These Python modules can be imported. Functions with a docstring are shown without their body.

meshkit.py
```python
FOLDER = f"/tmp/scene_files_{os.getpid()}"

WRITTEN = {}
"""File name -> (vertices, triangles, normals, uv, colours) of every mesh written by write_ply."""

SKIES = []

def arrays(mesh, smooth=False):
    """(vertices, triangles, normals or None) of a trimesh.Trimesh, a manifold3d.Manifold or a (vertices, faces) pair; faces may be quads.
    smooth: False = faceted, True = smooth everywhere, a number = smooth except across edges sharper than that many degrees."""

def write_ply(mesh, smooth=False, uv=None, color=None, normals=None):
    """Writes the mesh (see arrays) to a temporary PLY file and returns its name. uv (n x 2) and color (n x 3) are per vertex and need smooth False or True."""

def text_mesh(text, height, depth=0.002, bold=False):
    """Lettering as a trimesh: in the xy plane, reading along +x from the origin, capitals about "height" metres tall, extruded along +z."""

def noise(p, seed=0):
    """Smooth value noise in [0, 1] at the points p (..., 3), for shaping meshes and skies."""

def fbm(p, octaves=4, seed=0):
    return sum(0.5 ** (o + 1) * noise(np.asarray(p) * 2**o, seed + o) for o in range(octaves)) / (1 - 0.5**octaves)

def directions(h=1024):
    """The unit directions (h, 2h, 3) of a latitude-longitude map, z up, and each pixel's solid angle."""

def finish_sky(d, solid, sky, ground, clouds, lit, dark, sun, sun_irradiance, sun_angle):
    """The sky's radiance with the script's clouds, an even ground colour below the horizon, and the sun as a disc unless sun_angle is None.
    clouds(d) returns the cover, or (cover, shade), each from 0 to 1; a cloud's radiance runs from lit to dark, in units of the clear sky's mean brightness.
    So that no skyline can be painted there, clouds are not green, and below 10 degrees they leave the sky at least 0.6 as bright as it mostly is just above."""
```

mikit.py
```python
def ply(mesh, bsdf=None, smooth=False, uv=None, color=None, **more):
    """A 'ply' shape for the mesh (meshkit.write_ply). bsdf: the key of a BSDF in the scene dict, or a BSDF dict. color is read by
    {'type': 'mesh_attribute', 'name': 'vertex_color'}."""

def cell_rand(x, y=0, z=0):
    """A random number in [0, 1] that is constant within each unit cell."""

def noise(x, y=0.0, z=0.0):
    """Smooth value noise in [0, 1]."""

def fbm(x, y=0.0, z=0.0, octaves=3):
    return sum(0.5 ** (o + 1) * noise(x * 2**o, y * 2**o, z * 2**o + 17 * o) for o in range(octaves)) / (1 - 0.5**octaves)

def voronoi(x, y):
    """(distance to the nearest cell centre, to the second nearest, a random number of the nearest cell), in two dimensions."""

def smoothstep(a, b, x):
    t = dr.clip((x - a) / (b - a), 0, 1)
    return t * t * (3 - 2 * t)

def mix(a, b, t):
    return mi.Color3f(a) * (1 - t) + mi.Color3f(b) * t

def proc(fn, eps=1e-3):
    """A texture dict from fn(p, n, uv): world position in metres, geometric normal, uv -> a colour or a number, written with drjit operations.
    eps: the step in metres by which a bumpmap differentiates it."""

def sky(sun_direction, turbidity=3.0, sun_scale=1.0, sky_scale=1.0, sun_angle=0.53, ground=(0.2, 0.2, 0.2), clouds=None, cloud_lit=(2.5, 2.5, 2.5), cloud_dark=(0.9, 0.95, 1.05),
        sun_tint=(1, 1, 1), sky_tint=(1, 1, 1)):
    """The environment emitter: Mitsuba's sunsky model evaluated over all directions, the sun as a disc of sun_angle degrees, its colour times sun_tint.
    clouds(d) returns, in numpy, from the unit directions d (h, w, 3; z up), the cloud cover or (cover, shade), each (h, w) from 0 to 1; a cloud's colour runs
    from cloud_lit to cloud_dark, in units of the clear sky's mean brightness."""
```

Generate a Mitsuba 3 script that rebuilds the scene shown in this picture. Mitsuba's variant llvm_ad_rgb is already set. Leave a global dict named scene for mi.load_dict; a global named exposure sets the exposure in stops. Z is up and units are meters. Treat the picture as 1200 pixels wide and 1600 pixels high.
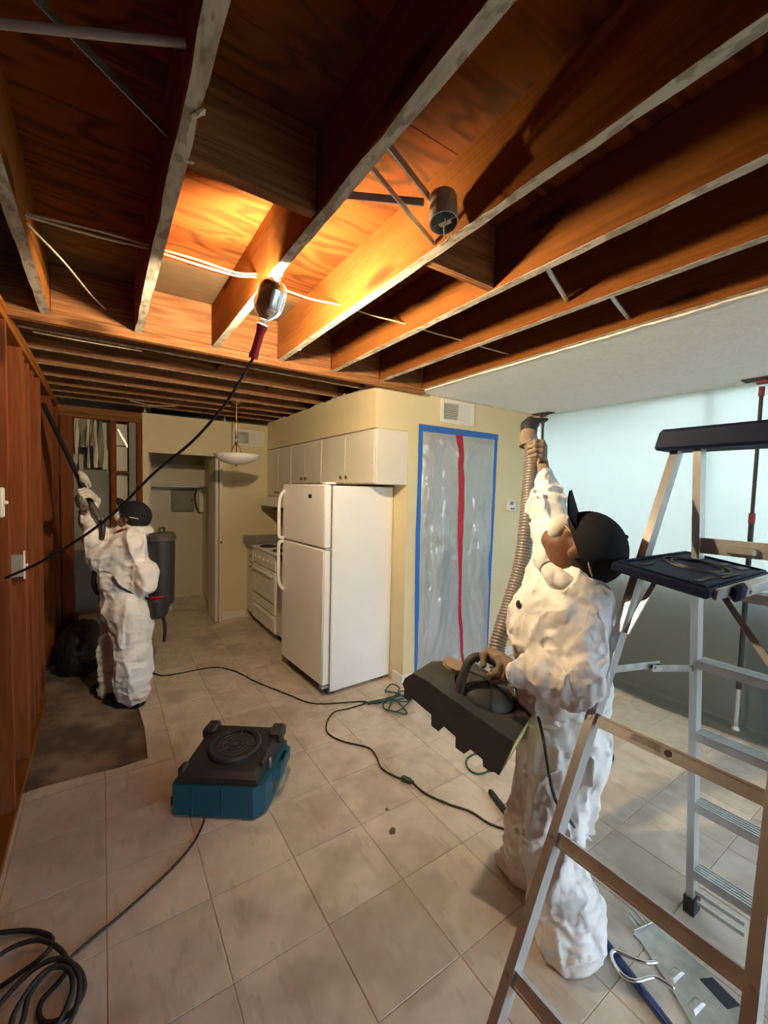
import math, random
import numpy as np, trimesh, mitsuba as mi, drjit as dr
import mikit, meshkit
from mikit import noise, fbm, voronoi, cell_rand, smoothstep, mix, proc
from shapely.geometry import Polygon, Point, box as sbox
from shapely import affinity

# ------------------------------------------------------------------ camera, sky, exposure
scene, labels = {}, {}
exposure = 2.5
CAM_R = np.array([[0.830483, -0.556538, 0.0237386], [-0.0081975, -0.0548209, -0.9984626], [0.5569837, 0.8290115, -0.0500901]])
CAM = np.array([0.0, 0.0, 1.6])
_m = np.eye(4); _m[:3, 0] = -CAM_R[0]; _m[:3, 1] = -CAM_R[1]; _m[:3, 2] = CAM_R[2]; _m[:3, 3] = CAM
scene['camera'] = {'type': 'perspective', 'fov_axis': 'x', 'fov': 2*math.degrees(math.atan(600/654.825)),
                   'near_clip': 0.02, 'far_clip': 200.0, 'to_world': mi.ScalarTransform4f(_m)}

def overcast(d):
    n = meshkit.fbm(d*2.2, 4, seed=3)
    return np.clip(0.75+0.5*(n-0.5), 0, 1), np.clip(0.25+0.8*(n-0.5), 0, 1)
scene['sky'] = mikit.sky([0.75, 0.35, 0.6], turbidity=4.0, sun_scale=0.05, sky_scale=9.0, ground=(0.20, 0.21, 0.17),
                         clouds=overcast, cloud_lit=(1.36, 1.60, 1.80), cloud_dark=(0.84, 0.97, 1.10), sky_tint=(0.90, 1.0, 1.08))
LAMP = (840.0, 645.0, 395.0)          # radiance of the work light's bulb

# ------------------------------------------------------------------ helpers
def _free(k):
    if k not in scene and not any(q.startswith(k+'__') for q in scene): return k
    i = 1
    while f'{k}_{i:03d}' in scene or any(q.startswith(f'{k}_{i:03d}__') for q in scene): i += 1
    return f'{k}_{i:03d}'
_taken = {}
def free(k):
    n = _taken.get(k, 0); _taken[k] = n+1
    return k if n == 0 else f'{k}_{n:03d}'
def put(name, shape, parent=None):
    k = free((parent+'__' if parent else '')+name); scene[k] = shape; return k
def add(name, mesh, bsdf, parent=None, smooth=False, **kw):
    k = free((parent+'__' if parent else '')+name)
    scene[k] = mikit.ply(mesh, bsdf, smooth=smooth, **kw)
    return k
def tag(k, label=None, cat=None, group=None, kind=None):
    d = labels.setdefault(k, {})
    for a, b in (('label', label), ('category', cat), ('group', group), ('kind', kind)):
        if b: d[a] = b
    return k
def thing(name, label, cat, group=None):
    k = free(name); tag(k, label, cat, group); return k
def struct(name): 
    k = free(name); tag(k, kind='structure'); return k

def hull(P):
    return trimesh.convex.convex_hull(np.asarray(P, float))
def bx(x0, x1, y0, y1, z0, z1, c=0.0):
    """box with chamfered edges"""
    lo, hi = np.array([min(x0,x1),min(y0,y1),min(z0,z1)]), np.array([max(x0,x1),max(y0,y1),max(z0,z1)])
    if c <= 0:
        m = trimesh.creation.box(extents=hi-lo); m.apply_translation((lo+hi)/2); return m
    c = min(c, 0.45*(hi-lo).min()); P = []
    for s in np.ndindex(2, 2, 2):
        p = np.where(np.array(s), hi, lo); sg = np.where(np.array(s), -1, 1)
        for a in range(3):
            q = p.astype(float)
            for b in range(3):
                if b != a: q[b] += sg[b]*c
            P.append(q)
    return hull(P)
def xf(m, R=None, t=(0,0,0)):
    m = m.copy(); M = np.eye(4)
    if R is not None: M[:3,:3] = R
    M[:3,3] = t; m.apply_transform(M); return m
def rotz(a): c,s=math.cos(a),math.sin(a); return np.array([[c,-s,0],[s,c,0],[0,0,1.0]])
def rotx(a): c,s=math.cos(a),math.sin(a); return np.array([[1.0,0,0],[0,c,-s],[0,s,c]])
def roty(a): c,s=math.cos(a),math.sin(a); return np.array([[c,0,s],[0,1.0,0],[-s,0,c]])
def cat_(ms): return trimesh.util.concatenate(list(ms))
def spline(P, n=8):
    P = np.asarray(P, float)
    if len(P) < 3: return P
    Q = np.vstack([2*P[0]-P[1], P, 2*P[-1]-P[-2]]); out = []
    for i in range(1, len(Q)-2):
        for t in np.arange(n)/n:
            a,b,c,d = Q[i-1],Q[i],Q[i+1],Q[i+2]
            out.append(0.5*(2*b+(c-a)*t+(2*a-5*b+4*c-d)*t*t+(3*b-3*c+d-a)*t**3))
    out.append(P[-1]); return np.array(out)
def tube(P, r, seg=8, n=8, smooth=True, profile=None):
    """round tube along a path; r number or one radius per given point"""
    P = np.asarray(P, float); r0 = np.broadcast_to(np.asarray(r, float), (len(P),))
    if smooth and len(P) > 2:
        S = spline(P, n); R = np.interp(np.linspace(0, len(P)-1, len(S)), np.arange(len(P)), r0)
    else: S, R = P, r0
    T = np.gradient(S, axis=0); T /= np.maximum(np.linalg.norm(T, axis=1, keepdims=True), 1e-9)
    u = np.cross(T[0], [0,0,1.0]); 
    if np.linalg.norm(u) < 1e-3: u = np.cross(T[0], [1.0,0,0])
    u /= np.linalg.norm(u); V = []
    a = np.arange(seg)/seg*2*np.pi
    pr = profile if profile is not None else np.stack([np.cos(a), np.sin(a)], 1)
    seg = len(pr)
    for i in range(len(S)):
        u = u - T[i]*(u@T[i]); u /= np.linalg.norm(u); w = np.cross(T[i], u)
        V.append(S[i] + R[i]*(pr[:,:1]*u + pr[:,1:]*w))
    N = len(S); V = np.vstack(V+[S[:1], S[-1:]]); F = []
    for i in range(N-1):
        for j in range(seg):
            a_, b_ = i*seg+j, i*seg+(j+1)%seg
            F += [[a_, b_, b_+seg], [a_, b_+seg, a_+seg]]
    for j in range(seg):
        F += [[N*seg, (j+1)%seg, j], [N*seg+1, (N-1)*seg+j, (N-1)*seg+(j+1)%seg]]
    return trimesh.Trimesh(V, F, process=False)
def lathe(prof, seg=32, R=None, t=(0,0,0)):
    """surface of revolution about z from (r, z) points"""
    prof = np.asarray(prof, float); a = np.arange(seg)/seg*2*np.pi; n = len(prof)
    V = np.stack([prof[:,None,0]*np.cos(a), prof[:,None,0]*np.sin(a), np.repeat(prof[:,1:],seg,1)], -1).reshape(-1,3)
    F = []
    for i in range(n-1):
        for j in range(seg):
            p,q = i*seg+j, i*seg+(j+1)%seg
            F += [[p,q,q+seg],[p,q+seg,p+seg]]
    m = trimesh.Trimesh(V, F, process=False); m.merge_vertices(); m.update_faces(m.nondegenerate_faces())
    return xf(m, R, t)
def prism(poly, h, axis='z', at=0.0):
    """polygon extruded by h; axis z: (x,y); axis y: (x,z) at y=at..at+h; axis x: (y,z)"""
    if not isinstance(poly, Polygon): poly = Polygon(poly)
    m = trimesh.creation.extrude_polygon(poly, h, engine='earcut')
    V = np.array(m.vertices)
    if axis == 'z': V = V + [0,0,at]
    elif axis == 'y': V = np.stack([V[:,0], V[:,2]+at, V[:,1]], 1)
    else: V = np.stack([V[:,2]+at, V[:,0], V[:,1]], 1)
    m = trimesh.Trimesh(V, m.faces if axis != 'y' else m.faces[:, ::-1], process=False)
    return m
def beam(a, b, poly, ref):
    """polygon (local x along ref, local y across) swept straight from a to b"""
    a, b = np.asarray(a,float), np.asarray(b,float); w = b-a; L = np.linalg.norm(w); w /= L
    u = np.asarray(ref,float); u = u-w*(u@w); u /= np.linalg.norm(u); v = np.cross(w,u)
    m = trimesh.creation.extrude_polygon(Polygon(poly) if not isinstance(poly, Polygon) else poly, L, engine='earcut')
    return xf(m, np.stack([u,v,w],1), a)
def rect(w, h): return [(-w/2,-h/2),(w/2,-h/2),(w/2,h/2),(-w/2,h/2)]
def chan(w, h, t): return [(-w/2,-h/2),(w/2,-h/2),(w/2,-h/2+t),(-w/2+t,-h/2+t),(-w/2+t,h/2-t),(w/2,h/2-t),(w/2,h/2),(-w/2,h/2)]
def rod(a, b, r, seg=12): return tube([a, b], r, seg, smooth=False)
def grid(nu, nv, fn):
    u, v = np.meshgrid(np.linspace(0,1,nu), np.linspace(0,1,nv), indexing='ij')
    V = fn(u, v).reshape(-1,3); i = np.arange(nu*nv).reshape(nu,nv)
    F = np.concatenate([np.stack([i[:-1,:-1],i[1:,:-1],i[1:,1:]],-1).reshape(-1,3), np.stack([i[:-1,:-1],i[1:,1:],i[:-1,1:]],-1).reshape(-1,3)])
    return trimesh.Trimesh(V, F, process=False)
def placed(shape, t=(0,0,0), R=None):
    M = np.eye(4); M[:3,3] = t
    if R is not None: M[:3,:3] = R
    return {**shape, 'to_world': mi.ScalarTransform4f(M)}

# ------------------------------------------------------------------ materials
def mat(k, d): scene[k] = d; return k
def pr(k, col, rough=0.5, metallic=0.0, spec=0.5, twosided=True, bump=None, bscale=None, **kw):
    c = col if isinstance(col, dict) else {'type': 'rgb', 'value': list(col)}
    r = rough if isinstance(rough, dict) else float(rough)
    d = {'type': 'principled', 'base_color': c, 'roughness': r, 'metallic': metallic, 'specular': spec, **kw}
    if bump is not None: d = {'type': 'bumpmap', 'nested': d, 'tex': bump, 'scale': bscale or 1.0}
    return mat(k, {'type': 'twosided', 'nested': d} if twosided else d)

def wood_fn(ax, c_dark, c_light, c_knot, s=1.0, seed=0.0):
    def fn(p, n, uv):
        q = [p.x, p.y, p.z]; a = q[ax]; b, c = [q[i] for i in range(3) if i != ax]
        bd = cell_rand(dr.floor(b/0.19+seed), dr.floor(c*0.5), 3)      # boards differ
        w = fbm(b*11+bd*9, a*0.7+bd*31, c*11, 3)
        ring = 0.5+0.5*dr.sin(w*70+c*40)
        fine = noise(b*260, a*7, c*260)
        t = dr.clip(0.16*s*(ring-.5)+0.18*s*(fine-.5)+0.9*(w-0.5)+0.14*(bd-.5)+.53, 0, 1)
        col = mix(c_dark, c_light, t)
        d1, d2, r = voronoi(a*1.15+bd*17, (b+c)*4.5+seed)
        k = smoothstep(0.16, 0.06, d1)*dr.select(r > 0.55, 1.0, 0.0)
        return mix(col, c_knot, k*0.8)
    return fn
def ply_fn(p, n, uv):
    pid = cell_rand(dr.floor((p.x+3.0)/1.22), dr.floor((p.y-2.235+24.4)/1.22), 7)
    w = fbm(p.x*1.25+pid*37, p.y*5.0+pid*11, pid*5, 4)
    s = 0.5+0.5*dr.sin(w*62)
    s = s*s
    fine = noise(p.x*14, p.y*190, 2.0)
    t = dr.clip(0.90-0.85*s+0.35*(fine-.5)+0.25*(pid-.5), 0, 1)
    col = mix((0.10, 0.034, 0.009), (0.245, 0.066, 0.015), t)
    st = smoothstep(0.52, 0.75, fbm(p.x*1.6+3, p.y*1.9, 9.0, 4))        # old water stains
    return mix(col, (0.15, 0.085, 0.050), st*0.5)
pr('plywood', proc(ply_fn), 0.9, spec=0.06)
def ply2_fn(p, n, uv):
    w = fbm(p.x*1.1+5, p.y*6.0, 3.0, 4); s = 0.5+0.5*dr.sin(w*58)
    st = smoothstep(0.38, 0.62, fbm(p.x*2.2+3, p.y*3.5, 9.0, 4))
    col = mix((0.17, 0.070, 0.020), (0.30, 0.150, 0.055), dr.clip(1-.6*s*s+.3*(noise(p.x*14, p.y*190, 2.0)-.5), 0, 1))
    return mix(col, (0.115, 0.085, 0.055), st*0.8)
pr('plywood_stained', proc(ply2_fn), 0.9, spec=0.06)
pr('joist_wood', proc(wood_fn(1, (0.13,0.043,0.010), (0.265,0.090,0.019), (0.05,0.018,0.008), 1.5)), 0.9, spec=0.06)
pr('cross_wood', proc(wood_fn(0, (0.15,0.062,0.024), (0.36,0.165,0.070), (0.06,0.025,0.012), 3.0)), 0.9, spec=0.08)
pr('stud_wood', proc(wood_fn(2, (0.13,0.034,0.012), (0.25,0.078,0.028), (0.05,0.018,0.010), 1.6)), 0.85, spec=0.1)
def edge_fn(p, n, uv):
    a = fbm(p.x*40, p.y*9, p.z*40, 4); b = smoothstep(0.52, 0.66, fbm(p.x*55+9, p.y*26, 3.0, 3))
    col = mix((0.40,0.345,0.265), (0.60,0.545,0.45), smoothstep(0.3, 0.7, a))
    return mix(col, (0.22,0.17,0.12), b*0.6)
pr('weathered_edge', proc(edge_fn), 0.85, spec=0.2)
def tile_fn(p, n, uv):
    i = dr.floor(p.x/0.339); j = dr.floor((p.y-0.972)/0.3375)
    r = cell_rand(i, j, 5); r2 = cell_rand(i, j, 11)
    a = fbm(p.x*5+r*20, p.y*5+r2*20, 0.0, 4); b = fbm(p.x*22, p.y*22, 4.0, 3)
    col = mix((0.53,0.455,0.37), (0.68,0.605,0.505), dr.clip(0.5+1.6*(a-.5)+0.8*(b-.5)+0.35*(r-.5), 0, 1))
    dirt = smoothstep(0.58, 0.72, fbm(p.x*2.3+7, p.y*2.9, 8.0, 4))
    scuff = smoothstep(0.66, 0.72, fbm(p.x*31+7, p.y*9, 3.0, 3))
    return mix(mix(col, (0.33,0.265,0.20), dirt*0.45), (0.33,0.28,0.22), scuff*0.2)
def tile_bump(p, n, uv): return fbm(p.x*14, p.y*14, 1.0, 3)*0.0016
pr('tile', proc(tile_fn), 0.42, spec=0.45, bump=proc(tile_bump), bscale=1.0)
pr('grout', proc(lambda p,n,uv: mix((0.33,0.275,0.215),(0.48,0.42,0.345), fbm(p.x*9,p.y*9,0.0,3))), 0.9, spec=0.2)
pr('slab', proc(lambda p,n,uv: mix((0.12,0.088,0.062),(0.30,0.23,0.165), smoothstep(.25,.75,fbm(p.x*6,p.y*6,0.0,5)))), 0.9, spec=0.2)
def paint(k, col, v=0.05, rough=0.6, bs=0.0004):
    lo = tuple(float(q)*(1-v) for q in col); hi = tuple(min(float(q)*(1+v), 1.0) for q in col)
    pr(k, proc(lambda p,n,uv: mix(lo, hi, fbm(p.x*3,p.y*3,p.z*3,4))), rough, spec=0.3,
       bump=proc(lambda p,n,uv: fbm(p.x*45,p.y*45,p.z*45,2)*bs*6), bscale=1.0)
paint('wall_beige', (0.70, 0.61, 0.39)); paint('wall_cream', (0.66, 0.61, 0.49)); paint('white_paint', (0.76, 0.74, 0.68), 0.03)
pr('popcorn', proc(lambda p,n,uv: mix((0.74,0.75,0.75),(0.86,0.87,0.87), fbm(p.x*60,p.y*60,0.0,3))), 0.9, spec=0.2,
   bump=proc(lambda p,n,uv: smoothstep(.42,.72,fbm(p.x*48,p.y*48,0.0,3))*0.006), bscale=1.0)
pr('grey_board', proc(lambda p,n,uv: mix((0.20,0.19,0.165),(0.33,0.315,0.27), fbm(p.x*4,p.y*4,p.z*3,4))), 0.85, spec=0.2)
pr('gypsum', (0.66,0.62,0.53), 0.9, spec=0.1)
pr('appliance_white', proc(lambda p,n,uv: mix((0.82,0.81,0.78),(0.87,0.86,0.84), fbm(p.x*2,p.y*2,p.z*2,3))), 0.34, spec=0.5)
pr('cabinet_white', proc(lambda p,n,uv: mix((0.64,0.61,0.53),(0.70,0.67,0.59), fbm(p.x*5,p.y*5,p.z*5,3))), 0.45, spec=0.45)
pr('vent_white', (0.74,0.73,0.69), 0.45); pr('vent_dark', (0.05,0.05,0.05), 0.7)
pr('black_plastic', (0.022,0.022,0.023), 0.5); pr('charcoal', proc(lambda p,n,uv: mix((0.040,0.037,0.032),(0.075,0.068,0.058), fbm(p.x*16,p.y*16,p.z*16,3))), 0.55)
pr('rubber', (0.018,0.019,0.018), 0.6); pr('brass', (0.36,0.22,0.09), 0.35, 0.9); pr('chrome', (0.82,0.83,0.84), 0.12, 1.0)
pr('alu', proc(lambda p,n,uv: mix((0.46,0.455,0.44),(0.66,0.66,0.65), fbm(p.x*22,p.y*22,p.z*5,3))), 0.38, 0.6)
pr('steel', proc(lambda p,n,uv: mix((0.34,0.335,0.32),(0.68,0.68,0.66), fbm(p.x*30,p.y*30,p.z*30,3))), 0.4, 0.9)
pr('galvanized', proc(lambda p,n,uv: mix((0.45,0.48,0.44),(0.68,0.71,0.65), fbm(p.x*60,p.y*60,p.z*60,3))), 0.5, 0.7)
pr('blue_plastic', (0.004,0.085,0.135), 0.42); pr('navy', (0.008,0.016,0.045), 0.6, spec=0.2); pr('blue_pole', (0.02,0.045,0.16), 0.35)
pr('blue_tape', (0.030,0.145,0.52), 0.6); pr('red_tape', (0.42,0.010,0.030), 0.5); pr('red_plastic', (0.55,0.03,0.05), 0.4)
pr('clamp_red', (0.20,0.022,0.026), 0.5); pr('outer_white', (0.72,0.74,0.74), 0.8)
pr('cable_cream', (0.62,0.53,0.36), 0.55); pr('cord_green', (0.016,0.055,0.040), 0.5); pr('cord_dark', (0.016,0.017,0.015), 0.5)
pr('tan', (0.34,0.26,0.18), 0.7); pr('dark_label', (0.03,0.032,0.05), 0.4); pr('yellowed', (0.55,0.48,0.16), 0.6)
def tyvek_fn(p, n, uv):
    a = fbm(p.x*7, p.y*7, p.z*7, 4); d = smoothstep(0.56, 0.72, fbm(p.x*9+4, p.y*9, p.z*6, 4))
    return mix(mix((0.82,0.80,0.77), (0.89,0.875,0.85), a), (0.50,0.43,0.34), d*0.25)
def crease(p, n, uv):
    a = noise(p.x*13, p.y*13, p.z*10); b = noise(p.x*27+5, p.y*27, p.z*22)
    return (dr.abs(a-.5)*0.034+dr.abs(b-.5)*0.014)
pr('tyvek', proc(tyvek_fn), 0.42, spec=0.4, bump=proc(crease, 2e-3), bscale=1.0)
pr('skin', proc(lambda p,n,uv: mix((0.17,0.075,0.042),(0.25,0.12,0.07), fbm(p.x*25,p.y*25,p.z*25,3))), 0.5)
pr('glove', proc(lambda p,n,uv: mix((0.16,0.12,0.085),(0.29,0.225,0.16), fbm(p.x*28,p.y*28,p.z*28,3))), 0.75)
pr('white_glove', (0.62,0.58,0.52), 0.6)
pr('cap_cloth', proc(lambda p,n,uv: mix((0.011,0.011,0.013),(0.020,0.020,0.023), noise(p.x*400,p.y*400,p.z*400))), 0.85, spec=0.25)
pr('mask_white', (0.72,0.69,0.62), 0.7); pr('strap_tan', (0.52,0.40,0.22), 0.6); pr('hair', (0.012,0.010,0.009), 0.7)
pr('hose_grey', (0.26,0.235,0.215), 0.4, 0.4); pr('strap_red', (0.20,0.025,0.02), 0.7)
mat('sheeting', {'type': 'principledthin', 'base_color': {'type': 'rgb', 'value': [0.325,0.360,0.328]}, 'roughness': 0.6, 'spec_trans': 0.25, 'eta': 1.35, 'diff_trans': 1.12})
pr('film', proc(lambda p,n,uv: mix((0.31,0.325,0.335),(0.39,0.405,0.415), fbm(p.x*3,p.y*3,p.z*2,3))), 0.15, spec=1.0, clearcoat=0.6, clearcoat_gloss=0.85)
mat('lamp_glass', {'type': 'principledthin', 'base_color': {'type': 'rgb', 'value': [0.85,0.8,0.7]}, 'roughness': 0.4, 'spec_trans': 0.0, 'diff_trans': 0.6})
# ------------------------------------------------------------------ floor
FLOOR = struct('floor')
add('slab', bx(-6, 9, -3.2, 8.2, -0.15, -0.012), 'slab', FLOOR)
X0, Y0, PX, PY = -0.0015, 0.972, 0.339, 0.3375
ragged = Polygon([(-0.9,2.70),(-0.28,2.755),(-0.05,2.74),(0.06,2.725),(0.205,2.735),(0.215,3.1),(0.200,3.4),(0.222,3.56),(0.198,3.8),(0.21,4.4),(0.20,5.3),(-0.9,5.3)])
tile_area = sbox(-0.45, -0.72, 3.95, 5.19).difference(ragged)
add('grout', prism(tile_area.buffer(-0.004), 0.0095, 'z', -0.012), 'grout', FLOOR)
tile_plain = mikit.ply(bx(0.0014, PX-0.0014, 0.0014, PY-0.0014, -0.010, 0.0, 0.0016), 'tile')
rng = random.Random(4); off = []
for i in range(-2, 12):
    for j in range(-5, 13):
        x, y = X0+i*PX, Y0+j*PY
        cell = sbox(x, y, x+PX, y+PY); c = cell.intersection(tile_area)
        if c.is_empty: continue
        seen = (x+PX)*0.557+(y+PY)*0.829 > 0.95
        whole = c.area > cell.area*0.999
        m = None if whole else c.buffer(-0.002)
        if m is not None and (m.is_empty or m.area < 4e-4): continue
        if not seen:
            off.append(xf(bx(0.002, PX-0.002, 0.002, PY-0.002, -0.010, 0.0), None, (x,y,0))); continue
        if whole:
            put('tile', placed(tile_plain, (x, y, rng.uniform(-0.0006, 0.0004))), FLOOR)
        else:
            for g in getattr(m, 'geoms', [m]): add('tile', prism(g, 0.010, 'z', -0.010), 'tile', FLOOR)
tag(add('tile_field', cat_(off), 'tile', FLOOR), kind='stuff')

# ------------------------------------------------------------------ ceiling: subfloor, joists, blocking, drywall
CEIL = struct('ceiling')
ZB, ZT = 2.410, 2.650
for i in range(6):
    for j in range(5):
        x, y = -3.0+1.22*i, 2.235-1.22*4+1.22*j
        if j == 4: continue
        add('plywood_panel', bx(x+0.0007, x+1.2193, y+0.0007, y+1.2193, ZT, ZT+0.018, 0.001), 'plywood', CEIL)
for i in range(7): 
    for j in range(4):
        x, y = -3.0+1.22*i, 2.235+1.22*j
        add('plywood_panel', bx(x+0.0007, x+1.2193, y+0.0007, y+1.2193, ZT, ZT+0.018, 0.001), 'plywood_stained', CEIL)
JX = [-1.02, -0.62, -0.222, 0.165, 0.551, 0.942, 1.318, 1.712, 2.108]
def joist(x0, x1, y0, y1, zb=ZB, bsdf='joist_wood', edge=True):
    k = add('joist', bx(x0, x1, y0, y1, zb, ZT-0.001, 0.003), bsdf, CEIL)
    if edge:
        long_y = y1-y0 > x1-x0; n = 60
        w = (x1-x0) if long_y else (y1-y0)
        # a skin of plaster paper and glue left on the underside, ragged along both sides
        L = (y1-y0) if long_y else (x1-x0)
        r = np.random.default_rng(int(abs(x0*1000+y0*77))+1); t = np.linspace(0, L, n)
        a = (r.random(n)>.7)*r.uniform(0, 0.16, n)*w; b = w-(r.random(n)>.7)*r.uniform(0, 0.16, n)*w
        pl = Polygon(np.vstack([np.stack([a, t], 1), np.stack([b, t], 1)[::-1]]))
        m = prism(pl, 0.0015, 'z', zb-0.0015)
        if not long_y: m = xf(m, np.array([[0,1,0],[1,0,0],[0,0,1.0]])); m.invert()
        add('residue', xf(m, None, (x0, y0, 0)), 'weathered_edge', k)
    return k
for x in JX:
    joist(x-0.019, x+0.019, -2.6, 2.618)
for (a, b, y) in ((0.165, 0.551, 1.185), (0.942, 1.318, 1.185)):
    add('blocking', bx(a+0.02, b-0.02, y, y+0.038, ZB+0.006, ZT-0.002, 0.002), 'cross_wood', CEIL)
# rim board, sill plate under the joist ends and the cross beam behind it
for (a, b) in zip(JX[:-1], JX[1:]):
    add('rim_board', bx(a+0.02, b-0.02, 2.620, 2.656, ZB+0.012, ZT-0.002, 0.002), 'cross_wood', CEIL)
add('plate', bx(-1.05, 2.13, 2.622, 2.665, 2.372, 2.4215, 0.003), 'cross_wood', CEIL)
add('beam', bx(-1.05, 2.03, 2.67, 2.875, 2.45, ZT-0.002, 0.003), 'cross_wood', CEIL)
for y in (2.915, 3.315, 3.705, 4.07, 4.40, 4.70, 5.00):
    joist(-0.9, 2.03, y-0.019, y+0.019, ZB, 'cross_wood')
for (x, y0, y1) in ((0.7, 2.935, 3.295), (1.2, 3.335, 3.685), (0.35, 3.725, 4.05), (1.05, 4.09, 4.38)):
    add('blocking', bx(x, x+0.036, y0, y1, ZB+0.05, ZT-0.003, 0.002), 'joist_wood', CEIL)
# drywall ceiling over the living side, its cut edge along the last joist
r = np.random.default_rng(5); ty = np.linspace(-2.6, 2.69, 120)
edge = np.stack([2.116+0.012*meshkit.fbm(np.stack([ty*3, ty*0, ty*0], 1), 3)-0.004+r.uniform(0,0.003,120), ty], 1)
add('drywall_panel', prism(Polygon(np.vstack([edge, [[3.835,2.69],[3.835,-2.6]]])), 0.0125, 'z', 2.397), 'popcorn', CEIL)
chip = np.stack([edge[:,0]-0.008-0.012*r.random(120)*(r.random(120)>.6), edge[:,1]], 1)
add('torn_paper', prism(Polygon(np.vstack([chip[20:], (edge[20:]+[0.012,0])[::-1]])), 0.0015, 'z', 2.3955), 'gypsum', CEIL)
for (x, y, z, s, a) in ((0.178, 1.02, 2.404, 0.020, 0.5), (0.186, 1.18, 2.404, 0.010, 1.2), (0.955, 2.33, 2.404, 0.010, .3)):
    m = trimesh.creation.icosphere(1, 1.0); m.vertices *= [s*0.35, s, 0.004]; m.vertices += 0.15*s*np.random.default_rng(1).normal(size=m.vertices.shape)*[1,1,.2]
    add('drywall_scrap', xf(m, rotz(a), (x,y,z)), 'gypsum', CEIL)

# ------------------------------------------------------------------ left stud wall
WL = struct('wall_left')
for y in (3.82, 3.03, 2.56, 2.12, 1.72, 1.32, 0.92):
    add('stud', bx(-0.50, -0.36, y, y+0.038, 0.03, 2.332, 0.003), 'stud_wood', WL)
for y in (3.60, 3.40, 3.20): add('stud', bx(-0.50, -0.372, y, y+0.038, 0.03, 2.332, 0.003), 'stud_wood', WL)
y = -2.4
while y < 0.6: add('stud', bx(-0.50, -0.36, y, y+0.038, 0.03, 2.332, 0.003), 'stud_wood', WL); y += 0.406
add('bottom_plate', bx(-0.50, -0.355, -2.6, 3.86, -0.011, 0.029, 0.003), 'joist_wood', WL)
add('top_plate', bx(-0.50, -0.36, -2.6, 5.3, 2.333, 2.369, 0.003), 'joist_wood', WL); add('top_plate', bx(-0.50, -0.358, -2.6, 5.3, 2.371, 2.408, 0.003), 'joist_wood', WL)
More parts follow.
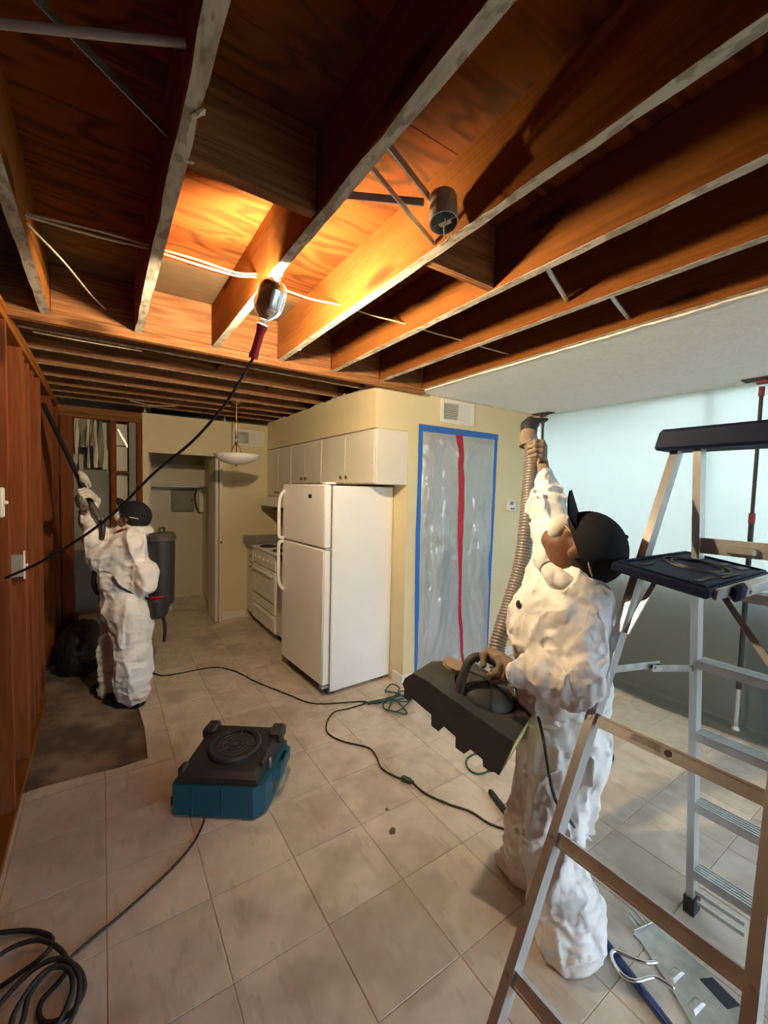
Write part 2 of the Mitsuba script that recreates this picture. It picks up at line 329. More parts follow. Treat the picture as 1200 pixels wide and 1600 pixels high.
for i, (a, b) in enumerate(((-2.6,-1.38),(-1.38,-0.16),(-0.16,1.06),(1.06,2.28),(2.28,3.86))):
    add('sheathing_panel', bx(-0.516, -0.5015, a+0.002, b-0.002, -0.011, 2.40), 'stud_wood', WL)
# beyond the gap: corner studs, a dark cavity behind
for (y, x) in ((4.55, -0.36), (4.80, -0.37), (5.12, -0.35)):
    add('stud', bx(-0.50, x, y, y+0.038, 0.03, 2.332, 0.003), 'stud_wood', WL)
add('sheathing_panel', bx(-0.516, -0.5015, 4.5, 5.25, -0.011, 2.40), 'stud_wood', WL)
add('bottom_plate', bx(-0.50, -0.355, 4.5, 5.2, -0.011, 0.029, 0.003), 'joist_wood', WL)
for (a, b, c, d) in ((-1.64,-1.62,3.0,6.0), (-1.6,-0.516,3.80,3.82), (-1.6,-0.516,5.25,5.27)):
    add('cavity_panel', bx(a, b, c, d, -0.011, 2.6), 'grey_board', WL)
# ------------------------------------------------------------------ back wall: open framing on the left, beige wall with closet on the right
WB = struct('wall_back')
YB = 5.2
add('header', bx(-0.36, 0.355, YB, YB+0.09, 2.262, 2.30, 0.003), 'cross_wood', WB); add('header', bx(-0.36, 0.355, YB, YB+0.09, 2.302, 2.37, 0.003), 'cross_wood', WB)
for (a, b) in ((-0.345, -0.245), (0.070, 0.122), (0.305, 0.352)):
    add('stud', bx(a, b, YB, YB+0.09, -0.011, 2.262, 0.003), 'stud_wood', WB)
add('grey_stud', bx(0.235, 0.300, YB+0.03, YB+0.10, -0.011, 2.262, 0.002), 'grey_board', WB)
add('cross_rail', bx(0.124, 0.234, YB+0.02, YB+0.06, 1.715, 1.745, 0.002), 'stud_wood', WB)
add('gypsum_board', bx(-0.244, 0.069, YB+0.10, YB+0.115, -0.011, 1.745), 'grey_board', WB)
add('gypsum_board', bx(-0.244, 0.069, YB+0.25, YB+0.262, 1.985, 2.262), 'wall_cream', WB)
for (a, b, z0, z1) in ((0.124,0.234,2.02,2.25), (0.124,0.234,1.75,2.01), (0.124,0.234,1.30,1.712), (0.0,0.069,1.755,1.98)):
    add('gypsum_board', bx(a+.001, b-.001, YB+0.16, YB+0.172, z0, z1, 0.001), 'wall_cream', WB)
add('brace', beam((0.137,YB+0.13,2.19),(0.232,YB+0.13,2.00), rect(0.012,0.02), (0,1,0)), 'alu', WB)
for k, (x, z0, w) in enumerate(((-0.215, 1.80, .030), (-0.165, 1.99, .05), (-0.118, 1.765, .022), (-0.085, 1.99, .03), (-0.055, 1.77, .028), (-0.01, 1.78, .035))):
    m = grid(8, 24, lambda u, v: np.stack([x+(u-.5)*w*(1+.5*np.sin(v*5+k)), YB+0.085+0.010*np.sin(u*7+k+v*6), 2.262-v*(2.262-z0)], -1))
    m2 = m.copy(); m2.vertices += [0, 0.002, 0]; m2.invert()
    add('torn_strip', cat_([m, m2]), 'grey_board' if k % 2 else 'wall_cream', WB)
add('partition', bx(-1.0, 0.50, YB+0.75, YB+0.77, -0.011, 2.6), 'wall_cream', WB)
wallp = Polygon([(0.357,-0.011),(0.416,-0.011),(0.416,1.968),(1.162,1.968),(1.162,-0.011),(2.03,-0.011),(2.03,2.375),(0.357,2.375)])
wallp = wallp.difference(sbox(1.309, 2.133, 1.480, 2.272))
add('drywall', prism(wallp, 0.10, 'y', YB), 'wall_beige', WB)
# closet behind the opening
CL = struct('wall_closet')
add('back', bx(0.30, 1.60, 6.60, 6.62, -0.011, 2.5), 'wall_cream', CL); add('side', bx(0.38, 0.40, YB+0.10, 6.60, -0.011, 2.5), 'wall_cream', CL)
add('side', bx(1.215, 1.235, YB+0.10, 6.60, -0.011, 2.5), 'wall_cream', CL); add('lid', bx(0.38, 1.235, YB+0.10, 6.6, 2.30, 2.32), 'wall_cream', CL)
add('floor_tile', bx(0.40, 1.215, 5.19, 6.60, -0.0115, -0.001), 'tile', CL)
k = add('shelf', bx(0.402, 1.213, 6.25, 6.597, 1.585, 1.605, 0.002), 'white_paint', CL); add('soffit', bx(0.402, 1.213, 6.45, 6.597, 1.607, 1.90, 0.004), 'wall_cream', CL)
T1 = struct('trim_1')
add('casing', bx(0.400, 1.180, YB-0.012, YB-0.0005, 1.955, 1.985, 0.003), 'wall_beige', T1)
# ------------------------------------------------------------------ kitchen wall with soffit
WK = struct('wall_kitchen')
add('drywall', bx(2.032, 2.13, 2.697, 5.3, -0.011, 2.62), 'wall_beige', WK)
n = 70; yy = np.linspace(2.696, 5.199, n); r = np.random.default_rng(8)
top = 2.392+0.014*meshkit.fbm(np.stack([yy*5, yy*0, yy*0], 1), 3)
m = prism(Polygon(np.vstack([[[2.696,2.079],[5.199,2.079]], np.stack([yy, top], 1)[::-1]])), 0.012, 'x', 1.714)
SOF = add('soffit_face', m, 'wall_beige', WK)
add('soffit_underside', bx(1.7262, 2.031, 2.7085, 5.199, 2.079, 2.090), 'wall_beige', WK)
add('torn_edge', prism(Polygon(np.vstack([np.stack([yy, top+0.0005], 1), np.stack([yy, top+0.004+0.030*r.random(n)*(meshkit.noise(np.stack([yy*4,yy*0,yy*0],1))>.55)], 1)[::-1]])), 0.008, 'x', 1.716), 'gypsum', WK)
# ------------------------------------------------------------------ wall with the sealed door
WC = struct('wall_center')
xx = np.linspace(1.7145, 2.12, 30); tp = 2.385+0.012*meshkit.fbm(np.stack([xx*9, xx*0, xx*0+5], 1), 3)
dw = Polygon([(1.7145,2.079),(2.032,2.079),(2.032,-0.011),(2.165,-0.011),(2.165,2.06),(3.02,2.06),(3.02,-0.011),(3.66,-0.011),(3.66,2.396),(2.121,2.396)]+[(a,b) for a,b in zip(xx[::-1], tp[::-1])])
dw = dw.difference(sbox(2.386, 2.218, 2.557, 2.357))
add('drywall', prism(dw, 0.0115, 'y', 2.695), 'wall_beige', WC)
for (x, z, w, h) in ((1.765, 2.392, 0.035, 0.062), (1.82, 2.390, 0.032, 0.045), (2.035, 2.394, 0.10, 0.022), (1.90, 2.392, 0.20, 0.014), (2.09, 2.396, .05, .03)):
    t = np.linspace(0, 1, 9); rr = np.random.default_rng(int(x*100))
    low = z-h*np.sin(np.pi*t)**1.3*(0.6+0.4*rr.random(9)); low[0] = low[-1] = z
    add('torn_paper', prism(Polygon(np.vstack([np.stack([x-w/2+w*t, low], 1), [[x+w/2, z+0.003],[x-w/2, z+0.003]]])), 0.002, 'y', 2.6925), 'gypsum', WC)
D1 = struct('door_1')
add('leaf', bx(2.17, 3.015, 2.745, 2.785, 0.004, 2.05, 0.003), 'white_paint', D1)
add('jamb', bx(2.1655, 2.1695, 2.7067, 2.80, -0.011, 2.055), 'white_paint', D1); add('jamb', bx(3.0155, 3.0195, 2.7067, 2.80, -0.011, 2.055), 'white_paint', D1)
add('backing', bx(2.131, 3.1, 2.80, 2.82, -0.011, 2.15), 'white_paint', D1)
BB = struct('baseboard_center')
def basebd(x0,x1,y0,y1): return bx(x0,x1,y0,y1,0.0005,0.095,0.005)
add('board', basebd(2.018,2.150,2.681,2.6945), 'white_paint', BB); add('board', basebd(2.018,2.0315,2.6952,2.83), 'white_paint', BB)
add('board', basebd(3.06,3.65,2.681,2.6945), 'white_paint', BB)
BB2 = struct('baseboard_back'); add('board', basebd(1.165,1.46,YB-0.014,YB-0.0005), 'white_paint', BB2)
# ------------------------------------------------------------------ right wall with the window behind the sheeting and an added fill window, wall behind the camera
WR = struct('wall_right')
XR = 3.84
wins = ((-0.85, 3.50, 0.99, 2.60), (-2.5, -1.12, 0.2, 2.36))  # second opening: unseen bare window, added to light the right floor and near worker
wp = sbox(-2.6, -0.011, 3.70, 2.62)
for (a, b, c, d) in wins: wp = wp.difference(sbox(a, c, b, d))
add('drywall', prism(wp, 0.12, 'x', XR), 'outer_white', WR)
for i, (a, b, c, d) in enumerate(wins):
    w = struct(f'window_{i+1}')
    for (p, q, s, t) in ((a,b,c,c+.04),(a,b,d-.04,d),(a,a+.04,c+.041,d-.041),(b-.04,b,c+.041,d-.041),((a+b)/2-.02,(a+b)/2+.02,c+.041,d-.041)):
        add('frame', bx(XR+0.03, XR+0.08, p, q, s, t, 0.004), 'white_paint', w)
    for (p, q) in ((a+.041,(a+b)/2-.021),((a+b)/2+.021,b-.041)):
        m = grid(2, 2, lambda u, v: np.stack([XR+0.055+0*u, p+(q-p)*u, c+.041+(d-c-.082)*v], -1))
        add('pane', m, 'pane_glass', w)
WN = struct('wall_near')
add('drywall', prism(sbox(-1.75,-0.011,3.96,2.649).difference(sbox(1.2,0.3,3.7,2.30)), .12, 'y', -2.72), 'wall_cream', WN)
w = struct('window_3')  # unseen window added behind the camera to brighten surfaces that face it
for (p, q, s, t) in ((1.2,3.7,.3,.34),(1.2,3.7,2.26,2.30),(1.2,1.24,.341,2.259),(3.66,3.7,.341,2.259),(2.43,2.47,.341,2.259)): add('frame', bx(p, q, -2.69, -2.64, s, t, .004), 'white_paint', w)
for (p, q) in ((1.241,2.429),(2.471,3.659)): add('pane', grid(2, 2, lambda u, v: np.stack([p+(q-p)*u, -2.665+0*u, .341+1.918*v], -1)), 'pane_glass', w)
WO = struct('wall_outer')
for q in ((-1.75,-1.65,-2.6,6.9),(3.84,3.96,3.701,6.9)): add('drywall', bx(q[0],q[1],q[2],q[3],-.011,2.649), 'wall_cream', WO)
add('drywall', bx(-1.75,3.96,6.9,7.0,-.011,2.649), 'wall_cream', WO)
mat('pane_glass', {'type': 'thindielectric', 'int_ior': 1.5})
# ------------------------------------------------------------------ sealed door: plastic film, blue tape frame, red zipper
def film_y(x, z):
    xc = 2.60+0.045*(2.1-z)/2.1
    a = np.abs(x-xc); P = lambda u, v, s: meshkit.noise(np.stack([u, v, 0*u+s], -1))
    up = np.clip((z-1.5)/0.6, 0, 1); lo = np.clip((1.45-z)/1.3, 0, 1)
    f = 0.055*np.abs(P((z-0.75*a)*9, a*2.5, 1.5)-.5)*up*1.6                  # swags hanging from the top corners
    f = f+0.045*np.abs(P((a-0.28*(1.45-z))*11, z*1.6, 3.5)-.5)*lo*1.5        # folds fanning out below
    f = f+0.050*np.abs(P(x*9, z*3.2, 7.5)-.5)+0.026*np.abs(P(x*24, z*8, 9.5)-.5)+.007*np.abs(P(x*40+z*9, z*22, 2.5)-.5)
    edge = np.clip(np.minimum(np.minimum(x-2.165, 3.03-x), 2.10-z)/0.06, 0, 1)
    tilt = 0.030*np.clip(1-np.abs(a-0.18-0.12*lo)/0.14, 0, 1)*np.clip((1.6-z)/0.5, 0, 1)*np.clip(z/.4, 0, 1)
    return 2.6925-edge*(0.004+f+tilt)
fm = grid(110, 260, lambda u, v: np.stack([2.150+0.89*u, film_y(2.150+0.89*u, 0.004+2.11*v), 0.004+2.11*v], -1))
DF = thing('door_film', 'translucent grey plastic sheet sealed over the doorway, framed with blue tape', 'plastic sheet')
add('sheet', fm, 'film', DF, smooth=True)
def zip_mesh(off):
    zz = np.array([2.098,1.77,1.26,0.86,0.51,0.02]); cx = np.array([2.575,2.594,2.616,2.627,2.646,2.688]); hw = np.array([.040,.038,.030,.016,.019,.023])
    def fn(u, v):
        z = 0.02+2.078*v; c = np.interp(z, zz[::-1], cx[::-1])+.004*np.sin(z*9); w = np.interp(z, zz[::-1], hw[::-1])
        x = c+(u*2-1)*w; return np.stack([x, film_y(x, z)-off-0.004*np.sin(u*np.pi), z], -1)
    return grid(7, 130, fn)
zk = add('zipper', zip_mesh(0.003), 'red_tape', DF, smooth=True); tag(zk, 'red adhesive zipper strip running down the middle')
add('slider', bx(2.590,2.602,2.650,2.664,1.64,1.67,.003), 'red_plastic', zk)
def tape(pts, t=0.0012, y=2.6915): return prism(Polygon(pts), t, 'y', y-0.0012)
tp = [tape([(2.127,2.150),(3.070,2.152),(3.070,2.100),(2.127,2.094)], y=2.6905), tape([(2.128,2.093),(2.172,2.093),(2.176,1.66),(2.171,1.28),(2.127,1.28),(2.131,1.7)]),
      tape([(2.124,1.30),(2.168,1.30),(2.182,0.6),(2.196,0.085),(2.158,0.085),(2.136,.7)], y=2.6893), tape([(3.026,2.10),(3.066,2.10),(3.058,1.47),(3.022,1.47)]),
      tape([(3.010,1.485),(3.056,1.485),(3.042,.8),(3.034,.12),(2.990,.12),(2.998,.8)], y=2.6893)]
for m in tp: add('blue_tape', m, 'blue_tape', DF)
# vents and thermostat
def vent(x0, x1, z0, z1, y, label):
    t = thing('air_vent', label, 'vent'); w = 0.028; xm = x0+(x1-x0)*0.53; d = y-0.012
    o = Polygon([(x0,z0),(x1,z0),(x1,z1),(x0,z1)]).difference(sbox(x0+w,z0+w,xm-.006,z1-w)).difference(sbox(xm+.006,z0+w,x1-w,z1-w))
    add('frame', prism(o, 0.0115, 'y', d), 'vent_white', t)
    a0, a1, b0, b1, ya, yb = x0+w+.001, xm-.007, z0+w+.001, z1-w-.001, y-.0005, y+.22
    add('duct', cat_([bx(a0,a1,ya,yb,b0,b0+.001), bx(a0,a1,ya,yb,b1-.001,b1), bx(a0,a0+.001,ya,yb,b0,b1), bx(a1-.001,a1,ya,yb,b0,b1), bx(a0,a1,yb,yb+.001,b0,b1)]), 'galvanized', t)
    n = 9
    for i in range(n):
        z = z0+w+(i+.5)*(z1-z0-2*w)/n
        m = xf(bx(x0+w, xm-.006, -.005, .005, -.0009, .0009), rotx(0.8), (0, d+.006, z)); add('louver', m, 'vent_white', t)
    for i in range(5):
        x = x0+w+(i+.5)*(xm-.006-x0-w)/5; add('fin', bx(x-.0008, x+.0008, d+.0005, d+.002, z0+w, z1-w), 'vent_white', t)
    for i in range(12):
        z = z0+w+(i+.5)*(z1-z0-2*w)/12
        add('closed_louver', xf(bx(xm+.006, x1-w, -.008, .008, -.0012, .0012), rotx(1.30), (0, d+.007, z)), 'vent_white', t)
    return t
vent(2.358, 2.745, 2.190, 2.385, 2.6948, 'white two-part wall vent with open grille, above the sealed door')
vent(1.281, 1.668, 2.105, 2.300, YB-0.0004, 'dim beige wall vent high on the back wall behind the hanging lamp')
TH = thing('thermostat', 'small white wall thermostat with grey screen right of the sealed door', 'thermostat')
add('case', bx(3.215,3.335,2.668,2.694,1.44,1.537,.006), 'vent_white', TH); add('screen', bx(3.25,3.30,2.6655,2.6679,1.495,1.526,.001), 'grey_board', TH)
add('label_strip', bx(3.258,3.315,2.6660,2.6679,1.452,1.462,.0005), 'vent_dark', TH)

# ------------------------------------------------------------------ upper cabinets
def cabinet(y0, y1, z0, label, knobs=True):
    t = thing('wall_cabinet', label, 'cabinet', 'wall cabinets under the soffit'); labels[t].pop('group')
    add('body', bx(1.735, 2.031, y0+.001, y1-.001, z0, 2.0775, .002), 'cabinet_white', t)
    ym = (y0+y1)/2
    for (a, b, s) in ((y0+.012, ym-.004, 1), (ym+.004, y1-.012, -1)):
        d = add('door', bx(1.714, 1.7345, a, b, z0+.008, 2.070, .003), 'cabinet_white', t)
        ky = b-.045 if s == 1 else a+.045
        add('knob', lathe([(0,0),(.006,.001),(.006,.012),(.014,.016),(.015,.022),(.009,.027),(0,.028)], 16, roty(-math.pi/2), (1.7135, ky, z0+.055)), 'brass', d)
        hy = a if s == 1 else b
        for z in (z0+.07, 2.0): add('hinge', bx(1.7095, 1.7138, hy-.008, hy+.012, z-.03, z+.03, .001), 'cabinet_white', d)
    return t
cabinet(2.6965, 3.63, 1.652, 'cream wall cabinet with two short doors and brass knobs above the refrigerator')
cabinet(3.632, 4.40, 1.652, 'cream two-door wall cabinet, second from the refrigerator along the soffit')
cabinet(4.402, 5.198, 1.50, 'cream two-door wall cabinet at the far end, against the back wall')
# ------------------------------------------------------------------ refrigerator
FR = thing('refrigerator', 'white top-freezer refrigerator with curved handles standing out from the kitchen wall', 'refrigerator')
RA = rotz(math.radians(3.2)); FO = (1.375, 2.845, 0)
fx = lambda m: xf(m, RA, FO)
add('cabinet', fx(bx(0.075, 0.655, 0, 0.765, 0.03, 1.632, .006)), 'appliance_white', FR)
add('kickplate', fx(bx(0.06, 0.074, 0.01, 0.755, 0.012, 0.085, .002)), 'vent_dark', FR)
for (x, y) in ((.12,.05),(.12,.71),(.6,.05),(.6,.71)): add('foot', fx(lathe([(0,0),(.018,0),(.018,.02),(.010,.031),(0,.031)],12,None,(x,y,-.0005))), 'vent_dark', FR)
D = add('fridge_door', fx(bx(0, 0.066, 0.001, 0.764, 0.09, 1.143, .012)), 'appliance_white', FR, smooth=40)
D2 = add('freezer_door', fx(bx(0, 0.066, 0.001, 0.764, 1.155, 1.640, .012)), 'appliance_white', FR, smooth=40)
add('door_gasket', fx(bx(0.0665, 0.0745, 0.006, 0.759, 0.095, 1.14)), 'grey_board', D); add('door_gasket', fx(bx(0.0665, 0.0745, 0.006, 0.759, 1.158, 1.63)), 'grey_board', D2)
for (z0, z1, dk, fl) in ((1.165, 1.585, D2, 1), (0.70, 1.135, D, -1)):
    a, b = (z0, z1) if fl == 1 else (z1, z0)
    P = [(.0,.725,a),(-.030,.728,a+fl*.004),(-.046,.73,a+fl*.03),(-.048,.73,a+fl*.2),(-.046,.73,b-fl*.11),(-.030,.728,b-fl*.04),(.004,.722,b)]
    pf = np.array([(1.0,-.8),(1.0,.8),(.5,1.3),(-.5,1.3),(-1.0,.8),(-1.0,-.8),(-.5,-1.3),(.5,-1.3)])
    add('handle', fx(tube(P, .011, 8, 6, profile=pf)), 'appliance_white', dk, smooth=50)
add('badge', fx(bx(-.003, -.0004, .205, .262, 1.530, 1.560, .001)), 'dark_label', D2)
add('hinge_cap', fx(bx(.01, .10, .004, .06, 1.6405, 1.658, .004)), 'appliance_white', FR); add('hinge', fx(bx(.015, .06, .002, .03, 1.1432, 1.1548)), 'steel', FR)
add('hinge', fx(bx(.005, .06, .004, .05, .070, .0898)), 'steel', FR)
# ------------------------------------------------------------------ range, counter, hood
ST = thing('kitchen_range', 'white electric range with black burners between counter and refrigerator', 'stove')
y0, y1 = 4.19, 4.95
add('body', bx(1.50, 2.02, y0, y1, .06, .90, .004), 'appliance_white', ST); add('cooktop', bx(1.465, 2.025, y0-.002, y1+.002, .9005, .925, .006), 'appliance_white', ST)
o = add('oven_door', bx(1.470, 1.4995, y0+.004, y1-.004, .27, .72, .008), 'appliance_white', ST); add('handle', bx(1.440,1.4695,y0+.06,y1-.06,.665,.69,.008),'appliance_white',o)
add('trim_strip', bx(1.466,1.4698,y0+.004,y1-.004,.385,.40,.001),'grey_board',o)
q = add('control_panel', bx(1.475, 1.4995, y0+.004, y1-.004, .735, .893, .006), 'appliance_white', ST)
for i in range(5): add('control_knob', lathe([(0,0),(.02,0),(.018,.016),(0,.018)],14,roty(-math.pi/2),(1.4745,y0+.1+i*.14,.815)),'cabinet_white',q)
d = add('drawer', bx(1.472, 1.4995, y0+.004, y1-.004, .075, .255, .008), 'appliance_white', ST); add('lip', bx(1.462,1.4718,y0+.03,y1-.03,.215,.235,.003),'appliance_white',d)
add('back_panel', bx(1.985, 2.03, y0, y1, .9255, 1.06, .006), 'appliance_white', ST)
for (x, y, rr) in ((1.60,4.37,.075),(1.60,4.76,.095),(1.83,4.37,.095),(1.83,4.76,.075)):
    b = add('burner_pan', lathe([(0,.9257),(rr,.9257),(rr+.012,.932),(rr+.015,.9257)],24,None,(x,y,0)),'vent_dark',ST)
    th = np.linspace(0, 6*np.pi, 60); sp = np.stack([x+(rr*.2+rr*.75*th/th[-1])*np.cos(th), y+(rr*.2+rr*.75*th/th[-1])*np.sin(th), 0*th+.936], 1)
    add('coil', tube(sp, .0042, 6, smooth=False), 'vent_dark', b)
for y in (y0+.05, y1-.05): add('foot', bx(1.53,1.56,y-.015,y+.015,-.0005,.059,.003),'vent_dark',ST)
BC = thing('base_cabinet', 'cream base cabinet filling the corner beside the range', 'cabinet')
add('body', bx(1.49,2.028,4.96,5.185,.09,.875,.002),'cabinet_white',BC); add('toe_kick',bx(1.55,2.028,4.96,5.185,-.0005,.0895),'vent_dark',BC)
d = add('door',bx(1.472,1.4895,4.966,5.18,.10,.70,.003),'cabinet_white',BC); d2=add('drawer',bx(1.472,1.4895,4.966,5.18,.712,.868,.003),'cabinet_white',BC)
add('knob',lathe([(0,0),(.006,.001),(.006,.012),(.014,.016),(.009,.026),(0,.027)],14,roty(-math.pi/2),(1.4715,5.02,.79)),'brass',d2); add('knob',lathe([(0,0),(.006,.001),(.006,.012),(.014,.016),(.009,.026),(0,.027)],14,roty(-math.pi/2),(1.4715,5.02,.66)),'brass',d)
CT = thing('countertop', 'grey laminate countertop with backsplash in the kitchen corner', 'countertop')
add('slab', bx(1.45,2.03,4.957,5.198,.8755,.915,.004),'grey_board',CT); add('backsplash', bx(1.42,2.03,5.180,5.198,.9155,1.015,.004),'grey_board',CT)
BC2 = thing('base_cabinet', 'cream base cabinet hidden mostly behind the refrigerator', 'cabinet')
add('body', bx(1.49,2.028,3.70,4.175,.09,.875,.002),'cabinet_white',BC2); add('toe_kick',bx(1.55,2.028,3.70,4.175,-.0005,.0895),'vent_dark',BC2); add('worktop',bx(1.465,2.03,3.69,4.178,.8755,.915,.004),'grey_board',BC2)
HD = thing('range_hood', 'white range hood under the cabinets over the range', 'range hood')
add('shell', prism([(1.56,1.40),(2.03,1.36),(2.03,1.498),(1.60,1.498)], .76, 'y', 4.19), 'appliance_white', HD); add('filter', bx(1.66,1.98,4.25,4.9,1.350,1.3585), 'vent_dark', HD)
# ------------------------------------------------------------------ bifold closet door, closet contents
BF = thing('bifold_door', 'cream bifold closet door folded open at the right of the closet opening', 'door')
for (x, yy0, yy1) in ((1.085, 5.13, 5.50), (1.122, 5.09, 5.47)):
    p_ = add('leaf', bx(x, x+.032, yy0, yy1, .008, 1.935, .003), 'cabinet_white', BF)
    for (z0, z1) in ((.12,.9),(1.0,1.82)): add('raised_panel', bx(x-.003, x-.0002, yy0+.05, yy1-.05, z0, z1, .0012), 'cabinet_white', p_)
    if x > 1.1: add('knob', lathe([(0,0),(.007,.001),(.007,.012),(.015,.02),(0,.026)],12,rotx(math.pi/2),(x+.016,yy0-.0005,.96)),'brass',p_)
EP = thing('electrical_panel', 'grey electrical panel on the closet wall', 'electrical panel')
add('box', bx(.80,1.10,6.572,6.5985,1.235,1.555,.004),'grey_board',EP); add('door', bx(.815,1.085,6.566,6.5715,1.25,1.54,.003),'grey_board',EP); add('latch', bx(1.06,1.075,6.560,6.5655,1.38,1.41,.002),'vent_dark',EP)
JB = thing('wall_box', 'white box with dark wiring right of the electrical panel in the closet', 'electrical box')
add('case', bx(1.150,1.213,6.50,6.58,1.23,1.57,.006),'white_paint',JB); add('wiring', tube([(1.12,6.56,1.55),(1.10,6.5,1.42),(1.13,6.52,1.28),(1.16,6.5,1.22)],.012,8),'vent_dark',JB)
# ------------------------------------------------------------------ pendant bowl lamp
PL = thing('pendant_lamp', 'white bowl pendant lamp hanging from a rod in the kitchen', 'pendant lamp')
px_, py_ = 1.055, 4.10
add('bowl', lathe([(0,1.815),(.05,1.818),(.11,1.832),(.16,1.855),(.19,1.880),(.192,1.886),(.198,1.890),(.198,1.896),(.206,1.902),(.212,1.912),(.205,1.915),(.185,1.893),(.15,1.865),(.09,1.838),(0,1.826)],48,None,(px_,py_,0)),'appliance_white',PL,smooth=35)
add('rod', rod((px_,py_,2.02),(px_,py_,2.41),.005),'brass',PL); add('collar', lathe([(0,2.06),(.009,2.065),(.013,2.08),(.009,2.095),(0,2.10)],14,None,(px_,py_,0)),'brass',PL)
add('collar', lathe([(0,2.21),(.008,2.215),(.011,2.225),(.008,2.235),(0,2.24)],14,None,(px_,py_,0)),'brass',PL)
for i in range(3):
    a = i*2.094+.3; add('arm', tube([(px_,py_,2.03),(px_+.03*math.cos(a),py_+.03*math.sin(a),1.985),(px_+.05*math.cos(a),py_+.05*math.sin(a),1.94),(px_+.10*math.cos(a),py_+.10*math.sin(a),1.842)],.004,8),'brass',PL)
add('hub', lathe([(0,2.00),(.012,2.0),(.016,2.015),(.010,2.035),(0,2.036)],14,None,(px_,py_,0)),'brass',PL)
add('canopy', lathe([(0,2.409),(.045,2.409),(.04,2.395),(.012,2.385),(0,2.385)],20,None,(px_,py_,0)),'brass',PL); add('finial', lathe([(0,1.795),(.008,1.80),(.01,1.808),(.004,1.8145),(0,1.8148)],12,None,(px_,py_,0)),'brass',PL)
add('cross_bar', bx(px_-.07, px_+.07, py_-.012, py_+.012, 2.4095, 2.4125),'steel',PL)
# ------------------------------------------------------------------ sheeting wall and its poles
def sheet_x(y, z):
    N = lambda a, b, s: meshkit.noise(np.stack([a, b, 0*a+s], -1))-.5
    d = 0.05*(2.4-z)/2.4
    f = 0.05*N(y*1.1, z*.5, 1.5)+0.018*N(y*5, z*1.3, 4.5)+0.010*np.abs(N(y*9, z*6, 8.5))
    f = f*np.clip((2.42-z)/.5, 0, 1)
    return 3.662+d+f
def sheet_pt(u, v):
    y = 2.684-3.75*u; s = v*2.62
    z = np.clip(2.394-s, 0.004, None); ov = np.clip(s-2.388, 0, None)
    n = meshkit.noise(np.stack([y*2.2, 0*y, 0*y+3.3], -1))
    x = sheet_x(y, z)-ov*(0.35+0.9*n)
    zz = z+np.where(ov > 0, 0.020*meshkit.noise(np.stack([y*7, ov*9, 0*y], -1)), 0)
    return np.stack([x, y, zz], -1)
SH = add('plastic_sheeting', grid(170, 110, sheet_pt), 'sheeting', smooth=True)
tag(SH, 'translucent plastic sheeting hung from ceiling to floor along the right, glowing with daylight', 'plastic sheeting')
def pole(xt, yt, xb, yb, ztop, label, knobz):
    t = thing('zip_pole', label, 'pole'); a = np.array([xb,yb,.02]); b = np.array([xt,yt,ztop]); L = lambda s: a+(b-a)*s
    add('lower_tube', rod(L(0.0), L(.22), .0125), 'alu', t); add('middle_tube', rod(L(.12), L(.62), .0150), 'black_plastic', t)
    add('upper_tube', rod(L(.60), L(.96), .0110), 'black_plastic', t)
    add('clamp', rod(L(.60), L(.63), .018), 'clamp_red', t); add('clamp', rod(L(.955), L(.98), .016), 'clamp_red', t)
    add('foot', lathe([(0,-.0195),(.028,-.0195),(.024,.004),(.014,.02),(0,.02)],16,None,a),'alu',t)
    h = add('head', xf(bx(-.045,.045,-.10,.10,-.004,.004,.002), None, b+[0,0,.004]),'vent_dark',t)
    add('clip', xf(bx(-.012,.012,-.03,.03,-.03,.0,.004), None, b),'clamp_red',h); add('claw', xf(bx(-.05,.0,-.012,.012,-.018,-.006,.003), None, b+[0,-.05,0]),'vent_dark',h)
    return t
pole(3.585, 0.940, 3.610, 0.965, 2.386, 'black telescopic pole with red clamps behind the stepladder, holding up the sheeting', 0)
pole(3.585, 2.585, 3.610, 2.56, 2.386, 'black telescopic pole in the corner beside the sealed door, holding up the sheeting', 0)

# ------------------------------------------------------------------ work light on the joist, its cord
WLt = thing('work_light', 'caged work light with red handle hooked on a joist, lit', 'work light')
Hb, Ht = np.array([.487,1.660,2.100]), np.array([.536,1.556,2.363]); ax = (Ht-Hb)/np.linalg.norm(Ht-Hb)
away = np.array([.75,.65,.11]); away = away-ax*(away@ax); away /= np.linalg.norm(away); side = np.cross(ax, away)
RW = np.stack([side, away, ax], 1); wl = lambda m: xf(m, RW, Hb)
add('handle', wl(lathe([(0,0),(.017,0),(.018,.02),(.0155,.025),(.0155,.10),(.018,.105),(.021,.128),(.017,.133),(0,.133)],20)),'red_plastic',WLt,smooth=35)
add('socket', wl(lathe([(0,.1335),(.014,.1335),(.014,.155),(0,.155)],16)),'steel',WLt)
th = np.linspace(math.radians(180+5), math.radians(360-5), 28)
def hood(t):
    zz = [(.150,.018),(.165,.034),(.178,.046),(.195,.052),(.255,.052),(.275,.047),(.288,.036),(.296,.018)]
    return np.array([[(r_+t)*np.cos(a), (r_+t)*np.sin(a), z_] for z_, r_ in zz for a in th])
def hood_mesh():
    n = len(th); V = np.vstack([hood(0), hood(.0012)]); F = []; K = 8*n
    for i in range(7):
        for j in range(n-1):
            a,b,c,d = i*n+j, i*n+j+1, (i+1)*n+j+1, (i+1)*n+j
            F += [[a,c,b],[a,d,c],[K+a,K+b,K+c],[K+a,K+c,K+d]]
    return trimesh.Trimesh(V, F, process=False)
add('reflector', wl(hood_mesh()),'chrome',WLt,smooth=40)
